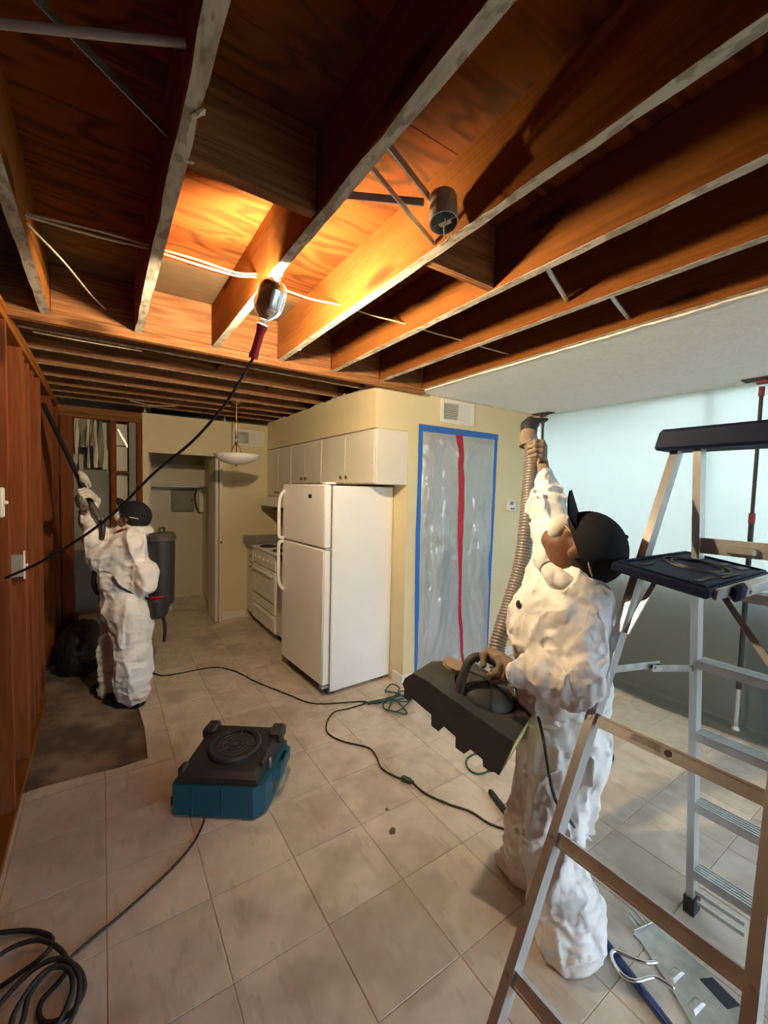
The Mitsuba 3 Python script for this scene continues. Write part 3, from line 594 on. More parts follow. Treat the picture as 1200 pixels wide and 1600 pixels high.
for a in (25, 65, 115, 155):
    c, s = math.cos(math.radians(a)), math.sin(math.radians(a))
    add('cage_wire', wl(tube([(.018*c,.018*s,.152),(.045*c,.045*s,.18),(.052*c,.052*s,.21),(.052*c,.052*s,.25),(.04*c,.04*s,.285),(0,0,.298)],.0014,6)),'steel',WLt)
for z in (.195,.255):
    a = np.linspace(0, math.pi, 16); add('cage_ring', wl(tube(np.stack([.053*np.cos(a),.053*np.sin(a),0*a+z],1),.0014,6,smooth=False)),'steel',WLt)
add('hook', wl(tube([(0,0,.298),(0,0,.310),(-.006,.004,.320),(-.016,.006,.322),(-.020,.006,.312)],.002,6)),'steel',WLt)
bm = wl(lathe([(0,.158),(.012,.158),(.013,.178),(.021,.205),(.023,.220),(.018,.238),(.008,.247),(0,.249)],20))
kb = free('work_light__bulb'); scene[kb] = mikit.ply(bm, {'type':'diffuse','reflectance':{'type':'rgb','value':[.8,.8,.8]}}, smooth=True)
scene[kb]['emitter'] = {'type': 'area', 'radiance': {'type': 'rgb', 'value': list(LAMP)}}
LC = add('light_cord', tube([tuple(Hb-ax*.001)]+[(.43,1.654,1.992),(.378,1.698,1.896),(.289,1.774,1.773),(.167,1.878,1.647),(.041,1.985,1.491),(-.089,2.095,1.369),(-.222,2.208,1.27),(-.340,2.312,1.20)],.0055,8),'cord_dark',smooth=True)
tag(LC, 'dark power cord sagging from the work light to the stud wall', 'cord')

# ------------------------------------------------------------------ ceiling fittings: octagon box, bars, conduits, cables
OB = thing('ceiling_box', 'round galvanized electrical box with bare wires hanging between the joists', 'electrical box')
c0 = np.array([.852,.985,2.402]); RB = rotx(-.22)@roty(.10)
add('shell', xf(lathe([(.0400,0),(.0425,0),(.0425,.085),(.038,.090),(0,.090),(0,.088),(.0400,.084)],32),RB,c0),'galvanized',OB,smooth=35)
add('divider', xf(bx(-.001,.001,-.037,.037,.004,.084),RB@rotz(.5),c0),'galvanized',OB); add('terminal', xf(bx(.004,.022,-.02,.02,.01,.05,.002),RB@rotz(.5),c0),'steel',OB)
add('wire', tube([(.862,.99,2.43),(.850,.975,2.405),(.842,.972,2.375),(.862,.985,2.352),(.884,.999,2.372),(.915,1.02,2.408)],.0016,6),'cable_cream',OB)
add('wire', tube([(.846,.985,2.45),(.838,.97,2.41),(.848,.965,2.395)],.0016,6),'vent_dark',OB)
def bar(a, b, w, t, bsdf, label, name='hanger_bar', group=None):
    k = add(name, beam(a, b, rect(w, t), (0,0,1)), bsdf); tag(k, label, 'bracket', group)
bar((.572,.905,2.470),(.805,1.000,2.468),.022,.004,'steel','dull flat hanger bar from the joist to the round box, the upper of the three')
bar((.572,1.165,2.475),(.810,1.030,2.470),.022,.005,'alu','shiny flat hanger bar from the joist to the round box')
bar((.575,.965,2.440),(.920,1.110,2.425),.016,.004,'steel','dark flat strap crossing below the round box to the next joist')
def pipe(pts, r, label, bsdf='alu', name='conduit', cat='conduit', n=6):
    k = add(name, tube(pts, r, 10, n), bsdf, smooth=True); return tag(k, label, cat)
pipe([(1.340,.995,2.455),(1.50,1.055,2.452),(1.690,1.122,2.450)],.0095,'short silver conduit piece between joists, nearer the round box')
pipe([(1.733,.970,2.455),(1.86,1.005,2.452),(2.087,1.058,2.450)],.0095,'short silver conduit piece between joists beside the drywall edge')
bar((-.20,.975,2.50),(.143,1.235,2.49),.020,.003,'steel','long flat metal strap crossing the dark bay at the upper left','hanger_bar')
pipe([(-.200,1.125,2.455),(.0,1.02,2.460),(.144,.945,2.466)],.0085,'shiny silver conduit crossing the dark bay at the upper left')
for i, dz in enumerate((0, .012)):
    k = add('house_cable', tube([(-.201,1.825+.01*i,2.462+dz),(0,1.806-.006*i,2.455+dz*1.4),(.145,1.80,2.462+dz),(.30,1.786-.004*i,2.452+dz*1.3),(.45,1.775,2.448+dz),(.531,1.775,2.466+dz),(.572,1.80,2.47+dz)],.0042,8),'cable_cream',smooth=True)
    tag(k, ('lower','upper')[i]+' of two cream house cables running through the joists above the work light', 'cable', 'cables above the work light')
k = add('house_cable', tube([(.571,1.80,2.468),(.78,1.80,2.455),(.922,1.79,2.462),(1.10,1.788,2.458),(1.298,1.782,2.462),(1.5,1.778,2.458),(1.692,1.777,2.462),(1.9,1.772,2.458),(2.088,1.77,2.462)],.0042,8),'cable_cream',smooth=True); tag(k,'cream house cable running on from the work light through the right joists','cable')
k = add('house_cable', tube([(-.201,1.86,2.455),(-.12,2.12,2.470),(-.04,2.42,2.478),(.02,2.617,2.49)],.0042,8),'cable_cream',smooth=True); tag(k,'cream cable slanting through the dark bay left of the work light','cable')
k = add('house_cable', tube([(.59,1.36,2.60),(.600,1.40,2.50),(.594,1.50,2.455),(.560,1.575,2.412),(.585,1.64,2.44),(.62,1.74,2.46)],.005,8),'cord_dark',smooth=True); tag(k,'dark cable looping down the joist beside the work light','cable')
k = add('house_cable', tube([(-.3,2.93,2.398),(-.05,2.915,2.392),(.2,2.94,2.402)],.004,8),'cable_cream',smooth=True); tag(k,'thin pale cable along the first back joist','cable')
k = add('house_cable', tube([(.22,4.70,2.40),(.40,4.68,2.375),(.62,4.70,2.40)],.004,8),'cable_cream',smooth=True); tag(k,'thin pale cable drooping under the far back joists','cable')
# boxes on the left studs
S1 = thing('switch_box', 'cream switch box on a stud at the left edge', 'switch box')
add('case', bx(-.430,-.372,2.500,2.5595,1.44,1.575,.004),'white_paint',S1); add('toggle', bx(-.371,-.356,2.52,2.535,1.50,1.515,.003),'white_paint',S1)
S2 = thing('switch_box', 'grey switch box with white ears lower on the stud wall', 'switch box')
add('case', bx(-.430,-.366,2.965,3.0295,1.085,1.205,.004),'grey_board',S2); add('ear', bx(-.365,-.358,2.99,3.01,1.07,1.225,.001),'vent_white',S2); add('tab', bx(-.357,-.345,2.995,3.005,1.14,1.152,.001),'vent_white',S2)
# ------------------------------------------------------------------ stepladder
LD = thing('stepladder', 'aluminium stepladder with dark blue top cap and tray at the right edge', 'ladder')
H_ = 1.777
FL, FR_, RL, RR = [(np.array(a, float), np.array(b, float)) for a, b in (
    (((.737,.675,0.012)), (1.812,.712,H_)), (((.746,.182,0.012)), (1.818,.345,H_)), (((1.892,.602,.012)), (1.790,.632,H_)), (((1.900,.142,.012)), (1.795,.290,H_)))]
def atz(s, z): return s[0]+(s[1]-s[0])*(z-s[0][2])/(s[1][2]-s[0][2])
for s, sg in ((FL, 1), (FR_, -1)):
    r_ = add('front_rail', beam(s[0], s[1], [(-.022,-.013*sg),(.022,-.013*sg),(.022,-.010*sg),(-.019,-.010*sg),(-.019,.010*sg),(.022,.010*sg),(.022,.013*sg),(-.022,.013*sg)], (1,0,0)), 'alu', LD)
    for z in (.3,.6,.9,1.16):
        p = atz(s, z); d = s[1]-s[0]; d = d/np.linalg.norm(d); nn = np.cross([0,1,0], d); nn /= np.linalg.norm(nn)
        add('rivet', beam(p-nn*.0245, p-nn*.0215, Point(0,0).buffer(.006, 3), (0,1,0)), 'steel', r_)
    add('foot', beam(s[0]-[0,0,.013], s[0]+(s[1]-s[0])*.03, rect(.07,.034), (1,0,0)), 'rubber', r_)
for s, sg in ((RL, 1), (RR, -1)):
    r_ = add('rear_rail', beam(s[0], s[1], [(-.024,-.012*sg),(.024,-.012*sg),(.024,-.0095*sg),(-.0215,-.0095*sg),(-.0215,.0095*sg),(.024,.0095*sg),(.024,.012*sg),(-.024,.012*sg)], (1,0,0)), 'alu', LD)
    add('foot', beam(s[0]-[0,0,.013], s[0]+(s[1]-s[0])*.03, rect(.062,.036), (1,0,0)), 'rubber', r_)
def flip(poly): return poly
dF = (FL[1]-FL[0])/np.linalg.norm(FL[1]-FL[0]); nF = np.cross([0,1.0,0], dF)     # nF: out of the front frame
for i, z in enumerate((.3,.6,.9)):
    a, b = atz(FL, z), atz(FR_, z)
    q = add('crossbar', beam(a-[0,.012,0], b+[0,.012,0], [(-.018,-.012),(.018,-.012),(.018,.012),(-.018,.012)], dF), 'alu', LD)
    for w in (-.0155, .0155): add('lip', beam(a+dF*w-nF*.012-[0,.013,0], b+dF*w-nF*.012+[0,.013,0], rect(.006,.006), dF), 'alu', q)
    if i == 2:
        v = (b-a)/np.linalg.norm(b-a); o = a+v*.17-nF*.0126
        RS = np.stack([v, np.cross(-nF, v), -nF], 1)
        st = add('warning_sticker', xf(trimesh.creation.box(extents=(.115,.026,.0006)), RS, o), 'steel', q)
        for j, (w, y) in enumerate(((.07,.008),(.078,.0035),(.074,-.001),(.08,-.0055))):
            add('print_line', xf(trimesh.creation.box(extents=(w,.0018,.0006)), RS, o+RS@[-.012,y,.0006]), 'vent_dark', st)
        add('print_seal', xf(lathe([(.0,0),(.0095,0),(.0095,.0006),(0,.0006)],18), RS, o+RS@[.045,-.001,.0004]), 'vent_dark', st)
for z in (.17,.44,.715,.99,1.27):
    a, b = atz(RL, z), atz(RR, z)
    q = add('rung', beam(a-[0,.012,0], b+[0,.012,0], rect(.062,.030), (1,0,0)), 'alu', LD)
    for w in (-.027,-.0135,0,.0135,.027): add('tread_rib', beam(a+[w,-.013,.0155], b+[w,.013,.0155], rect(.005,.004), (1,0,0)), 'alu', q)
a, b = atz(RL, 1.43), atz(RR, 1.43); add('rear_brace', beam(a-[0,.012,0], b+[0,.012,0], rect(.02,.055), (1,0,0)), 'alu', LD)
add('latch', bx(a[0]-.03,a[0]-.0105,a[1]-.17,a[1]-.09,1.41,1.44,.006),'alu',LD)
for z in (.045,.085): add('foot_brace', beam(atz(RL,z)-[0,.01,0], atz(RL,z)+[.005,-.16,0], rect(.012,.014), (1,0,0)), 'alu', LD)
for s, t, nm in ((FL, RL, 1), (FR_, RR, -1)):
    a, b = atz(s, 1.035), atz(t, .965); m = (a+b)/2+[0,0,.012]
    p_ = add('spreader_bar', beam(a, m+[.03,0,0], rect(.004,.022), (0,1,0)), 'steel', LD); add('spreader_bar', beam(m-[.03,.005*nm,0], b, rect(.004,.022), (0,1,0)), 'steel', LD)
    for x in (-.018,.018):
        add('pin', beam(m+[x,-.009,0], m+[x,.009,0], Point(0,0).buffer(.005,3), (1,0,0)), 'vent_dark', p_)
cap = bx(1.735,1.915,.275,.765,1.7775,1.855,.010); V = np.array(cap.vertices); c_ = np.array([1.825,.52,0]); w = (1.855-V[:,2])/.0775
V[:,:2] = c_[:2]+(V[:,:2]-c_[:2])*(0.93+0.07*w[:,None]); cap.vertices = V
TC = add('top_cap', cap, 'navy', LD, smooth=30)
for y in (.35,.50,.65): add('cap_recess', bx(1.79,1.86,y-.05,y+.05,1.8552,1.858,.001),'black_plastic',TC)
# folding tray
RT = rotx(math.radians(8.0)); TO = (1.355,.44,1.325); tf = lambda m: xf(m, RT, TO)
TR = add('tray', tf(bx(0,.53,0,.268,0,.030,.006)), 'navy', LD, smooth=30)
for m in (bx(.012,.518,.012,.020,.0302,.036,.001), bx(.012,.518,.248,.256,.0302,.036,.001), bx(.012,.020,.021,.247,.0302,.036,.001), bx(.510,.518,.021,.247,.0302,.036,.001)): add('rim', tf(m), 'navy', TR)
for rr in (.088,.066): add('can_ring', tf(lathe([(rr,.0302),(rr+.010,.0302),(rr+.008,.035),(rr+.002,.035)],40,None,(.30,.140,0))), 'black_plastic', TR)
for (x0,x1,y0,y1) in ((.05,.18,.045,.060),(.06,.15,.20,.212),(.20,.34,.030,.042),(.42,.49,.05,.075),(.42,.48,.10,.115)): add('tool_slot', tf(bx(x0,x1,y0,y1,.0302,.0335,.001)), 'black_plastic', TR)
add('tray_bracket', tf(bx(.03,.50,-.012,-.0005,-.002,.030,.002)), 'steel', TR); add('tray_lug', tf(bx(.12,.175,-.035,-.013,-.012,.040,.008)), 'navy', TR)
bk = add('tray_bracket', tf(bx(.18,.52,-.034,-.0125,-.004,.030,.003)), 'alu', TR); add('bolt', tf(xf(lathe([(0,0),(.006,0),(.005,.004),(0,.004)],10), rotx(math.pi/2), (.205,-.0345,.012))), 'steel', bk)
add('tray_strut', beam(atz(FL,1.15)-[0,.02,0], tf(trimesh.Trimesh([[.20,.20,-.002]],[])).vertices[0], rect(.016,.008), (0,1,0)), 'alu', LD)
add('tray_strut', beam(atz(FR_,1.15)+[0,.02,0], tf(trimesh.Trimesh([[.22,.05,-.002]],[])).vertices[0], rect(.016,.008), (0,1,0)), 'alu', LD)

# ------------------------------------------------------------------ blue air mover on the floor
AM = thing('air_mover', 'blue carpet dryer with black top and round fan inlet standing on the tile floor', 'air mover')
A0 = np.array([.262,2.175,0]); ex = np.array([.358,-.262,0]); ex /= np.linalg.norm(ex); ey = np.array([-ex[1],ex[0],0])
RAM = np.stack([ex,ey,[0,0,1]],1); am = lambda m: xf(m, RAM, A0)
base = Polygon([(0.012,0),(.40,0),(.445,.045),(.455,.12),(.455,.40),(.0,.40),(.0,.012)])
add('base', am(prism(base, .150, 'z', .012)), 'blue_plastic', AM)
for (x,y) in ((.03,.03),(.38,.03),(.42,.36),(.03,.36)): add('foot', am(lathe([(0,0),(.016,0),(.016,.0118),(0,.0118)],12,None,(x,y,0))),'rubber',AM)
for x in (.10,.245): add('seam_rib', am(bx(x,x+.010,-.004,-.0003,.014,.160,.001)),'blue_plastic',AM)
add('side_vent', am(bx(.4552,.4575,.15,.26,.04,.10,.001)),'vent_dark',AM)
hp = prism(Polygon([(.4555,.13),(.490,.16),(.490,.34),(.4555,.37)]).difference(Polygon([(.460,.20),(.480,.20),(.480,.31),(.460,.31)])), .055, 'z', .105)
add('side_handle', am(hp), 'blue_plastic', AM)
lid = hull([(.015,.012,.1625),(.415,.012,.1625),(.447,.39,.1625),(.005,.39,.1625),(.035,.05,.210),(.385,.05,.210),(.42,.385,.240),(.03,.385,.240),(.022,.02,.19),(.408,.02,.19)])
TP = add('top_housing', am(lid), 'black_plastic', AM, smooth=20)
tl = math.atan2(.030,.335); TRm = rotx(tl); to = (.225,.22,.2270)
ti = lambda m: am(xf(m, TRm, to))
add('inlet_ring', ti(lathe([(.104,-.004),(.138,-.004),(.136,.014),(.126,.022),(.108,.018),(.104,.004)],40)),'black_plastic',TP,smooth=40)
add('inlet_disc', ti(lathe([(0,.0005),(.1035,.0005),(.1035,.003),(0,.003)],36)),'vent_dark',TP)
for i in range(8):
    a = i*math.pi/4; add('grille_spoke', ti(beam((.014*math.cos(a),.014*math.sin(a),.012),(.107*math.cos(a),.107*math.sin(a),.012),rect(.004,.004),(0,0,1))),'charcoal',TP)
for rr in (.035,.06,.085): 
    a = np.linspace(0,2*np.pi,30); add('grille_ring', ti(tube(np.stack([rr*np.cos(a),rr*np.sin(a),0*a+.012],1),.0024,6,smooth=False)),'charcoal',TP)
add('hub', ti(lathe([(0,.004),(.015,.004),(.015,.016),(0,.018)],16)),'charcoal',TP)
for (x0,x1,y0,y1,z0,z1) in ((.005,.075,.30,.405,.2,.262),(.375,.450,.30,.405,.2,.262),(.012,.05,.03,.09,.15,.225),(.392,.425,.10,.20,.17,.235)): add('corner_lug', am(bx(x0,x1,y0,y1,z0,z1,.012)),'black_plastic',TP)
add('switch_plate', am(bx(.428,.440,.14,.165,.165,.215,.002)),'steel',TP)
for i in range(5): add('side_clip', am(bx(-.022+.004*(i%2),-.0005,.03+.07*i,.065+.07*i,.03+.012*i,.075+.012*i,.004)),'black_plastic',AM)
k = add('mover_cord', tube([(.395,2.066,.02),(.37,2.02,.007),(.317,1.942,.006),(.218,1.856,.006),(.066,1.763,.006),(-.051,1.705,.006),(-.098,1.678,.007),(-.112,1.668,.007)],.0048,8),'cord_dark',smooth=True); tag(k,'thin black cord running from the blue air mover to the coil on the floor','cord')
# coil of black cable at the lower left
cc = [(-.36,1.93,.008),(-.305,1.885,.02),(-.230,1.855,.010),(-.165,1.79,.010),(-.166,1.714,.03),(-.238,1.690,.02),(-.30,1.69,.010),(-.34,1.74,.012),(-.29,1.79,.028),(-.20,1.775,.032),(-.13,1.70,.024),(-.112,1.628,.010),(-.17,1.565,.012),(-.156,1.500,.010),(-.094,1.485,.012),(-.060,1.535,.022),(-.091,1.612,.036),(-.150,1.640,.036),(-.20,1.59,.030),(-.21,1.52,.022),(-.26,1.46,.012),(-.31,1.50,.014),(-.29,1.58,.030),(-.20,1.655,.044),(-.12,1.640,.048),(-.075,1.56,.036),(-.085,1.47,.02),(-.14,1.43,.010),(-.21,1.46,.024),(-.23,1.54,.040),(-.17,1.62,.052),(-.11,1.60,.050),(-.09,1.53,.044),(-.12,1.46,.03),(-.19,1.42,.02),(-.29,1.42,.010)]
k = add('cable_coil', tube(cc,.0075,8,8),'rubber',smooth=True); tag(k,'coil of black cable heaped on the floor in the lower left corner','cable')
# green extension cord, its connector, the loops
GC = thing('extension_cord', 'green extension cord looping over the tiles from the refrigerator to a connector', 'cord')
g1 = [(.347,3.969),(.442,3.869),(.783,3.845),(.934,3.679),(1.036,3.375),(1.181,3.033),(1.30,2.80),(1.593,2.657),(1.633,2.611),(1.481,2.605),(1.373,2.618),(1.267,2.526),(1.214,2.407),(1.252,2.276),(1.356,2.134),(1.352,2.033),(1.321,1.929),(1.343,1.839),(1.364,1.798)]
zj = random.Random(2)
add('cord', tube([(x,y,.0055) for x,y in g1],.0050,8),'cord_dark',GC,smooth=True)
bu = [(1.633,2.584),(1.751,2.545),(1.915,2.468),(1.922,2.60),(1.975,2.66),(1.94,2.72),(1.86,2.69),(1.869,2.64),(1.896,2.538),(1.746,2.537),(1.692,2.441),(1.714,2.366),(1.801,2.323),(1.824,2.424),(1.808,2.5),(1.726,2.441),(1.757,2.371),(1.88,2.41),(2.05,2.547),(1.96,2.60),(1.87,2.554),(1.72,2.56),(1.60,2.60)]
add('bundle', tube([(x,y,.006+.012*(i%3)) for i,(x,y) in enumerate(bu)],.0052,8),'cord_green',GC,smooth=True)
add('bundle', tube([(1.62,2.59,.02),(1.74,2.552,.030),(1.86,2.53,.034),(1.97,2.50,.02),(1.90,2.46,.012),(1.77,2.51,.03),(1.63,2.575,.022)],.0052,8),'cord_green',GC,smooth=True)
cn = (np.array([1.364,1.798,.012]), np.array([1.392,1.742,.012]))
add('connector', tube([cn[0],cn[0]+(cn[1]-cn[0])*.12,cn[0]+(cn[1]-cn[0])*.2,cn[0]+(cn[1]-cn[0])*.5,cn[0]+(cn[1]-cn[0])*.85,cn[1]],[.007,.011,.017,.016,.017,.010],12,smooth=False),'cord_green',GC,smooth=40)
add('plug_end', rod(cn[1], cn[1]+(cn[1]-cn[0])*.22, .009),'cord_dark',GC)
k = add('power_cord', tube([(1.396,1.735,.008),(1.406,1.635,.006),(1.457,1.517,.006),(1.517,1.418,.006),(1.54,1.313,.006),(1.60,1.22,.006),(1.66,1.16,.006),(1.62,1.09,.006)],.0052,8),'cord_dark',smooth=True); tag(k,'black cord from the green connector toward the near worker','cord')
k = add('cord_loop', tube([(1.90,1.60,.006),(1.83,1.582,.006),(1.754,1.601,.006),(1.747,1.664,.006),(1.795,1.723,.006),(1.88,1.735,.006),(1.95,1.70,.006)],.005,8),'cord_green',smooth=True); tag(k,'green cord loop on the floor below the carried air mover','cord')
k = add('cord_loop', tube([(2.40,1.36,.006),(2.44,1.317,.006),(2.384,1.269,.006),(2.30,1.262,.006),(2.367,1.286,.014),(2.475,1.246,.007),(2.576,1.261,.006),(2.640,1.326,.006),(2.60,1.39,.006),(2.48,1.44,.006)],.005,8),'cord_green',smooth=True); tag(k,'dark green cord loop on the floor behind the near worker','cord')
# pole, wire frame and steel plate on the floor at the lower right
BP = thing('floor_pole', 'blue pole with black grip lying on the tiles behind the near worker', 'pole')
pa, pb = np.array([1.700,1.455,.0165]), np.array([1.375,.405,.0165]); pd = (pb-pa)/np.linalg.norm(pb-pa)
add('tube', rod(pa+pd*.16, pb, .0135), 'blue_pole', BP, smooth=40); add('grip', tube([pa,pa+pd*.012,pa+pd*.15,pa+pd*.165],[.012,.016,.0165,.014],12,smooth=False),'rubber',BP,smooth=40)
k = add('wire_frame', tube([(1.545,.578,.030),(1.50,.603,.034),(1.457,.664,.038),(1.432,.672,.040),(1.410,.653,.040),(1.399,.615,.038),(1.422,.586,.036),(1.485,.559,.034),(1.508,.512,.030)],.0062,10),'chrome',smooth=True); tag(k,'bent chrome wire frame lying across the blue pole','wire frame')
SP = thing('steel_plate', 'long scuffed steel plate with a dark label lying under the stepladder', 'steel plate')
add('plate', prism([(1.596,.677),(1.703,.649),(1.690,.52),(1.660,.385),(1.640,.27),(1.50,.27),(1.466,.441),(1.525,.53),(1.594,.655)], .006, 'z', .001), 'steel', SP)
add('flange', beam((1.598,.676,.012),(1.702,.649,.012), rect(.003,.018), (0,1,0)), 'chrome', SP)
add('label_patch', prism([(1.633,.485),(1.673,.463),(1.655,.385),(1.610,.403)], .002, 'z', .0072), 'dark_label', SP)
for (x,y) in ((1.575,.537),(1.533,.463)): add('clip', hull([(x-.03,y-.012,.0072),(x+.035,y-.018,.0072),(x+.03,y+.012,.0072),(x-.022,y+.016,.0072),(x-.022,y-.004,.013),(x+.026,y-.010,.012),(x+.016,y+.006,.013)]),'steel',SP)
for i,(x,y) in enumerate(((1.628,.684),(1.650,.690),(1.672,.680))): add('prong', beam((x,y-.012,.010),(x+.004,y+.030,.022),rect(.010,.004),(1,0,0)),'steel',SP)
for (x,y,s,lab) in ((1.12,1.532,.013,'brown crumb of debris on the tiles, the larger of two in mid floor'),(1.175,1.657,.007,'tiny dark crumb of debris on the tiles beyond the larger one')):
    m = trimesh.creation.icosphere(2, s); m.vertices *= [1.4,1,.45]; m.vertices *= 0.7+.6*meshkit.noise(m.vertices*160)[:,None]; m.vertices[:,2] -= m.vertices[:,2].min()
    k = add('debris', xf(m, rotz(.5), (x,y,0)), 'slab'); tag(k, lab, 'debris')
# dark things in the corner behind the far worker
bgm = trimesh.creation.icosphere(4, 1.0); v = bgm.vertices; v = v*(1+.22*(meshkit.fbm(v*2.6,4)-.5)[:,None]+.10*np.abs(meshkit.noise(v*6)-.5)[:,None])*[.19,.28,.22]; v[:,2] = np.maximum(v[:,2]-v[:,2].min()*1.0-.03, .0)-.012; bgm.vertices = v
k = add('debris_bag', xf(bgm, None, (-.155,4.40,0)), 'black_plastic', smooth=True); tag(k, 'lumpy black debris bag on the bare slab behind the far worker', 'bag')
DB = thing('debris_box', 'dark brown carton behind the black bag in the corner', 'box'); add('carton', bx(-.20,.07,4.86,5.14,-.012,.30,.004),'tan',DB); add('flap', xf(bx(0,.27,0,.12,0,.004),rotx(.5),(-.20,4.76,.285)),'tan',DB)
k = add('metal_rod', rod((-.29,4.22,.20),(-.02,4.02,.185),.006),'steel'); tag(k,'thin metal rod resting across the black bag','rod')
# ------------------------------------------------------------------ figures: signed-distance bodies turned into one mesh each
def surfnet(f, lo, hi, h):
    """surface net of f(P) < 0 on a grid of step h, evaluated only near the surface"""
    lo, hi = np.asarray(lo,float), np.asarray(hi,float); B = 8
    nb = np.ceil((hi-lo)/(h*B)).astype(int); n = nb*B+1
    D = np.full(n, 9.0, np.float32)
    I = np.stack(np.meshgrid(*[np.arange(k) for k in nb], indexing='ij'), -1).reshape(-1,3)
    cen = lo+(I*B+B/2)*h; d = f(cen); I2 = I[np.abs(d) < h*B*0.9+0.035]
    inner = I[d <= -(h*B*0.9+0.035)]
    for a in inner: D[a[0]*B:a[0]*B+B+1, a[1]*B:a[1]*B+B+1, a[2]*B:a[2]*B+B+1] = -9.0
    o = np.stack(np.meshgrid(*[np.arange(B+1)]*3, indexing='ij'), -1).reshape(-1,3)
    for c in range(0, len(I2), 600):
        blk = I2[c:c+600]; G = (blk[:,None]*B+o[None]).reshape(-1,3); v = f(lo+G*h)
        D[G[:,0],G[:,1],G[:,2]] = v
    S = D < 0; m = n-1
    corners = [S[a:m[0]+a, b:m[1]+b, c:m[2]+c] for a,b,c in np.ndindex(2,2,2)]
    cnt = sum(x.astype(np.int8) for x in corners); act = (cnt > 0) & (cnt < 8)
    C = np.argwhere(act); idx = np.full(m, -1); idx[tuple(C.T)] = np.arange(len(C))
    P = np.zeros((len(C),3)); W_ = np.zeros(len(C))
    for a,b,c in np.ndindex(2,2,2):
        for ax_ in range(3):
            q = [a,b,c]
            if q[ax_]: continue
            q2 = q.copy(); q2[ax_] = 1
            va = D[C[:,0]+q[0],C[:,1]+q[1],C[:,2]+q[2]]; vb = D[C[:,0]+q2[0],C[:,1]+q2[1],C[:,2]+q2[2]]
            cr = (va < 0) != (vb < 0); t = np.where(cr, va/np.where(cr, va-vb, 1), 0)
            p = np.array(q,float)[None]+np.eye(3)[ax_]*t[:,None]
            P += np.where(cr[:,None], p, 0); W_ += cr
    V = lo+(C+P/W_[:,None])*h; F = []
    for ax_ in range(3):
        s0 = [slice(0,m[k]) for k in range(3)]; s0[ax_] = slice(0,m[ax_]); s1 = list(s0); s1[ax_] = slice(1,m[ax_]+1)
        E = np.argwhere(S[tuple(s0)] != S[tuple(s1)])
        b_, c_ = (ax_+1)%3, (ax_+2)%3
        E = E[(E[:,b_] > 0) & (E[:,c_] > 0)]
        eb, ec = np.eye(3,dtype=int)[b_], np.eye(3,dtype=int)[c_]
        q = np.stack([idx[tuple((E-eb-ec).T)], idx[tuple((E-ec).T)], idx[tuple(E.T)], idx[tuple((E-eb).T)]], 1)
        fl = S[tuple(E.T)]
        q = np.where(fl[:,None], q, q[:,::-1]); q = q[(q >= 0).all(1)]
        F += [q[:,[0,1,2]], q[:,[0,2,3]]]
    return trimesh.Trimesh(V, np.vstack(F), process=False)
def capsule(P, a, b, ra, rb):
    a, b = np.asarray(a), np.asarray(b); ab = b-a; t = np.clip(((P-a)@ab)/max(ab@ab,1e-9), 0, 1)
    return np.linalg.norm(P-a-t[:,None]*ab, axis=1)-(ra+(rb-ra)*t)
def ellipsoid(P, c, R, r):
    q = (P-np.asarray(c))@np.asarray(R).T/np.asarray(r); k = np.linalg.norm(q, axis=1)
    return (k-1)*np.min(r)*0.6+(k-1)*np.mean(r)*0.4
def smin(ds, k):
    d = ds[0]
    for e in ds[1:]:
        h = np.clip(0.5+0.5*(e-d)/k, 0, 1); d = e*(1-h)+d*h-k*h*(1-h)
    return d
def nrm(v): v = np.asarray(v,float); return v/np.linalg.norm(v)
def make_field(prims, k):
    def f(P):
        ds = [capsule(P,*q[1:]) if q[0] == 'c' else ellipsoid(P,*q[1:]) for q in prims]
        return smin(ds, k)
    return f
def bounds(prims, pad=.06):
    pts = []
    for q in prims:
        if q[0] == 'c': pts += [np.asarray(q[1])-max(q[3],q[4]), np.asarray(q[1])+max(q[3],q[4]), np.asarray(q[2])-max(q[3],q[4]), np.asarray(q[2])+max(q[3],q[4])]
        else: pts += [np.asarray(q[1])-max(q[3]), np.asarray(q[1])+max(q[3])]
    pts = np.array(pts); return pts.min(0)-pad, pts.max(0)+pad
def folds(P, amp, seed, bands=()):
    """sharp creases of stiff fabric; bands: (point, axis, strength) where it bunches up into rings"""
    n1 = meshkit.noise(P*[9,9,6.5]+seed, seed); n2 = meshkit.noise(P*[20,20,15]+seed, seed+3); n3 = meshkit.noise(P*[5,5,3.2]+seed, seed+7)
    rd = lambda n, e: (1-np.abs(2*n-1))**e
    n4 = meshkit.noise(P*[6,6,11]+seed+.5, seed+11)
    a1, a2 = P@np.array([.6,.2,.77]), P@np.array([-.55,.35,.76])
    w = meshkit.noise(P*3.1+seed, seed+13)
    n5 = meshkit.noise(np.stack([P[:,0]*7+a1*1.5, P[:,1]*7, a1*2.2+w*2], 1)+seed, seed+5); n6 = meshkit.noise(np.stack([P[:,0]*11, P[:,1]*11+w, a2*3.2], 1)+seed, seed+6)
    d = amp*(.9*np.abs(n1-.5)+.6*(n3-.5)) - .017*rd(n5, 8)*(.4+n3) - .011*rd(n6, 9) + .012*np.abs(n5-.5) + .012*np.abs(n6-.5) - .005*rd(n2, 8)
    for c, a, s, w in bands:
        q = P-np.asarray(c); u = q@np.asarray(a); r2 = (q*q).sum(1)
        g = np.exp(-r2/(2*w*w)); ww = meshkit.noise(P*14+seed, seed+9)
        d = d+s*g*np.abs(np.sin(u*62+ww*5))
    return d
